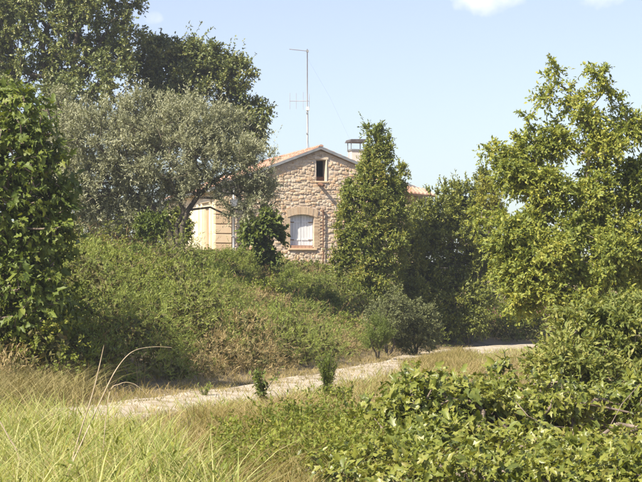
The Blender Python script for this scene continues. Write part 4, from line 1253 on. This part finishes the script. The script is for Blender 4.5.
def in_tufts(c, per, spread, r):
    q = np.repeat(c, per, 0)
    return q + r.normal(size=q.shape) * spread
def grasses():
    r = np.random.default_rng(120)
    # lush tall grass of the near left
    q = in_tufts(wedge(3300, 11.5, 28, r, p1=330), 9, .09, r)
    px = q[:, 0] / q[:, 1] * F + CX
    edge = 300 - (q[:, 1] - 13) * 15 + 50 * vnoise(q[:, 0] * 2, q[:, 1], 22)
    q = q[(px < edge) & (np.abs(sdist(q, TRACK_S)) > 1.1)]
    h = r.uniform(.35, 1.0, len(q)) * (.75 + .5 * vnoise(q[:, 0] * 5.7, q[:, 1] * 4.4, 23) + .2 * vnoise(q[:, 0] * 1.5, q[:, 1], 24))
    h = np.maximum(h, .15)
    dead = r.random(len(q)) < .22
    blades('tall_grass', q[~dead], h[~dead], r.uniform(.008, .026, (~dead).sum()), 'reed', 'lush yellow-green tall grass filling the near left corner', 'grass', r, lean=.5, curve=.6, seg=4)
    blades('bent_straw', q[dead], h[dead] * 1.05, r.uniform(.006, .014, dead.sum()), 'dry', 'bent dry straw scattered through the tall green grass', 'dry grass', r, lean=1.0, curve=.8, seg=3)
    qb = wedge(150, 12.5, 24, r, p1=260); pb = qb[:, 0] / qb[:, 1] * F + CX
    qb = qb[(pb < 270 - (qb[:, 1] - 13) * 13)]
    cb = np.repeat(np.column_stack([qb, hgt(qb)]), 14, 0)
    cb = cb + np.column_stack([r.normal(size=(len(cb), 2)) * .07, r.uniform(.1, .55, len(cb))])
    v, f = diamonds(cb, norm(r.normal(size=cb.shape) + [0, 0, .4]), norm(r.normal(size=cb.shape) * .4 + [-.2, -.3, 1]), r.uniform(.05, .13, len(cb)), r.uniform(.02, .045, len(cb)))
    tag(obj_np('broad_weeds', v, f, M['bramble']), 'broad-leaved weeds growing up through the tall grass', 'weeds', kind='stuff')
    # meadow between the grass, the fig and the track
    q = in_tufts(wedge(7500, 15, 66, r), 8, .13, r)
    dt = np.abs(sdist(q, TRACK_S)); sf = sdist(q, FOOT_S)
    strip = (dt < .5 + .22 * vnoise(q[:, 0] * 2, q[:, 1] * 2, 30))
    worn = ~strip & (dt < .92 + .4 * vnoise(q[:, 0] * 2.6, q[:, 1] * 1.5, 32))
    ok = (~worn | (r.random(len(q)) < np.where(q[:, 1] < 42, .26, .14))) & (sf < .8)
    q = q[ok]; dt = dt[ok]
    h = r.uniform(.08, .36, len(q)) * np.clip(.25 + (dt / 3.0), .5, 1.1)
    blades('meadow_grass', q, h, r.uniform(.007, .018, len(q)), 'grass', 'mixed dry meadow grass along both sides of the track', 'grass', r, lean=.8, curve=.9, seg=2)
    # straw coloured tufts before and along the track
    q = in_tufts(wedge(2600, 22, 82, r, p0=120), 14, .24, r)
    dt = np.abs(sdist(q, TRACK_S)); sf = sdist(q, FOOT_S)
    q = q[(dt > 1.05) & (sf < 1.6) & (vnoise(q[:, 0] * .9, q[:, 1] * .6, 41) > -.2)]
    blades('dry_grass', q, r.uniform(.12, .42, len(q)) * np.clip((np.abs(sdist(q, TRACK_S))) / 2.5, .45, 1), r.uniform(.007, .018, len(q)), 'dry', 'straw-coloured dead grass tufts beside the track', 'dry grass', r, lean=.9, curve=1.0)
    q = in_tufts(wedge(4200, 26, 74, r, p0=200, p1=480), 10, .16, r)
    sd = -sdist(q, TRACK_S)
    q = q[(sd > .95) & (sd < 3.2) & (vnoise(q[:, 0] * 1.9, q[:, 1] * .9, 61) > -.30)]
    gr = r.random(len(q)) < .45
    blades('verge_weeds', q[gr], r.uniform(.12, .36, gr.sum()), r.uniform(.010, .022, gr.sum()), 'reed', 'green grass tufts among the pale verge grass', 'grass', r, lean=.7, curve=.8)
    q = q[~gr]
    blades('verge_grass', q, r.uniform(.15, .5, len(q)) * np.clip((q[:, 1] - 30) / 22, .3, 1) * np.where(q[:, 1] > 56, .55, 1), r.uniform(.008, .018, len(q)), 'dry', 'rough pale grass standing on the near verge of the track', 'dry grass', r, lean=.6, curve=.7)
    # brownish dead growth below the left fig
    q = in_tufts(wedge(420, 30, 40, r, p1=10), 14, .25, r)
    q = q[np.abs(sdist(q, TRACK_S)) > 1.2]
    blades('dead_brush', q, r.uniform(.3, 1.0, len(q)), r.uniform(.008, .02, len(q)), 'dead_mix', 'brown dead brush between the tall grass and the shaded bank', 'dead brush', r, lean=.9, curve=1.0)
    # low green weeds under the fig and in the middle foreground
    n = 2600
    q = scatter(n * 3, -2.6, 5.5, 19, 33, r)
    px = q[:, 0] / q[:, 1] * F + CX
    ok = (px > 215) & (px < 430) & (np.abs(sdist(q, TRACK_S)) > 1.5) & (vnoise(q[:, 0] * 1.3, q[:, 1] * 1.0, 51) + (26 - q[:, 1]) * .07 > -.02)
    q = q[ok][:n]
    c = np.column_stack([q, hgt(q) + r.uniform(.05, .42, len(q))])
    per = 11
    C = np.repeat(c, per, 0)
    td = np.repeat(norm(r.normal(size=(len(c), 3)) + [0, 0, .8]), per, 0)
    pos = C + td * np.tile(np.arange(per) / per, len(c))[:, None] * .25
    sc = r.uniform(.5, 1.2, len(C))
    v, f = diamonds(pos, norm(td * .4 + r.normal(size=C.shape) * .7), norm(r.normal(size=C.shape) * .5 + [0, 0, 1]), .07 * sc, .03 * sc)
    tag(obj_np('weed_cover', v, f, M['bramble']), 'low green weeds growing between dry grass and fig', 'weeds', kind='stuff')
    qq = in_tufts(wedge(1500, 16, 31, r, m=0, p0=200, p1=440), 9, .12, r)
    qq = qq[(np.abs(sdist(qq, TRACK_S)) > 1.6)]
    blades('rank_grass', qq, r.uniform(.2, .6, len(qq)), r.uniform(.008, .018, len(qq)), 'grass', 'rank half-dry grass mixed with weeds before the fig', 'grass', r, lean=.6, curve=.8)
    qq = in_tufts(wedge(700, 52, 68, r, m=0, p0=405, p1=470), 12, .2, r)
    sd = -sdist(qq, TRACK_S); qq = qq[(sd > .5) & (sd < 3)]
    blades('verge_straw', qq, r.uniform(.2, .42, len(qq)), r.uniform(.010, .02, len(qq)), 'grass', 'greenish grass hiding the track before its bend', 'grass', r, lean=.5, curve=.6)
    # straw on the bank
    q = wedge(16000, 37, 88, r)
    sf = sdist(q, FOOT_S)
    ok = on_screen(q) & (sf > .1) & (sf < 15) & (r.random(len(q)) < np.clip(1.0 - sf / 3, .05, 1))
    rel = q - [OX, OD]; lx, ly = rel @ u_, rel @ v_
    ok &= ~((np.abs(lx) < HW + .3) & (ly > -.6) & (ly < DEEP + .5))
    q = q[ok]
    blades('bank_straw', q, r.uniform(.3, .9, len(q)), r.uniform(.007, .016, len(q)), 'dry', 'dry straw standing among the weeds of the bank', 'dry grass', r, lean=.6, curve=.8)
grasses()

# bleached reed stalks in the near grass
def stalk(label, pts, rads):
    pts = [np.array(p) for p in pts]
    base = pts[0].copy()
    fine = catmull(np.array(pts), 6)
    rr = .62 * np.interp(np.linspace(0, 1, len(fine)), np.linspace(0, 1, len(rads)), rads)
    root = MB().tube(fine - base, rr, 7).build('dry_stalk', M['straw'], smooth=True)
    root.location = base
    tag(root, label, 'stalk')
def gnd(px, D):
    x = (px - CX) / F * D; return np.array([x, D, hz(x, D) - .05])
stalk('straight bleached reed stalk standing out of the tall grass', [gnd(58, 18.2), P(78, 440, 18.1), P(92, 396, 18), P(99, 368, 18), P(104, 345, 18)], [.013, .012, .010, .008, .004])
stalk('bleached reed stalk arching over at its tip above the grass', [gnd(45, 17.6), P(76, 455, 17.6), P(100, 402, 17.7), P(116, 370, 17.8), P(132, 352, 17.9), P(152, 347, 18), P(172, 347.5, 18)], [.013, .012, .009, .008, .006, .004, .002])
stalk('short brown stalk bowed low across the grass', [gnd(100, 19.5), P(108, 400, 19.5), P(120, 384, 19.5), P(134, 384, 19.5), P(146, 394, 19.5)], [.008, .007, .006, .004, .002])
stalk('thick dull stalk leaning at the edge of the tall grass', [gnd(26, 19), P(18, 455, 19), P(9, 438, 19), P(0, 422, 19), P(-14, 402, 19)], [.014, .013, .012, .010, .006])

# ------------------------------------------------------------------ summer haze: one box of thin even air
hz_m = bpy.data.materials.new('thin_summer_haze'); hz_m.use_nodes = True
hn, hl = hz_m.node_tree.nodes, hz_m.node_tree.links
hn.clear()
ho = hn.new('ShaderNodeOutputMaterial'); pv = hn.new('ShaderNodeVolumePrincipled')
pv.inputs['Color'].default_value = (.86, .92, 1.0, 1)
pv.inputs['Density'].default_value = 0.0005
pv.inputs['Anisotropy'].default_value = 0.3
hl.new(pv.outputs[0], ho.inputs['Volume'])
hb = MB().box(-3500, 3500, -3500, 3500, -5, 24).build('haze', hz_m)
tag(hb, kind='stuff')
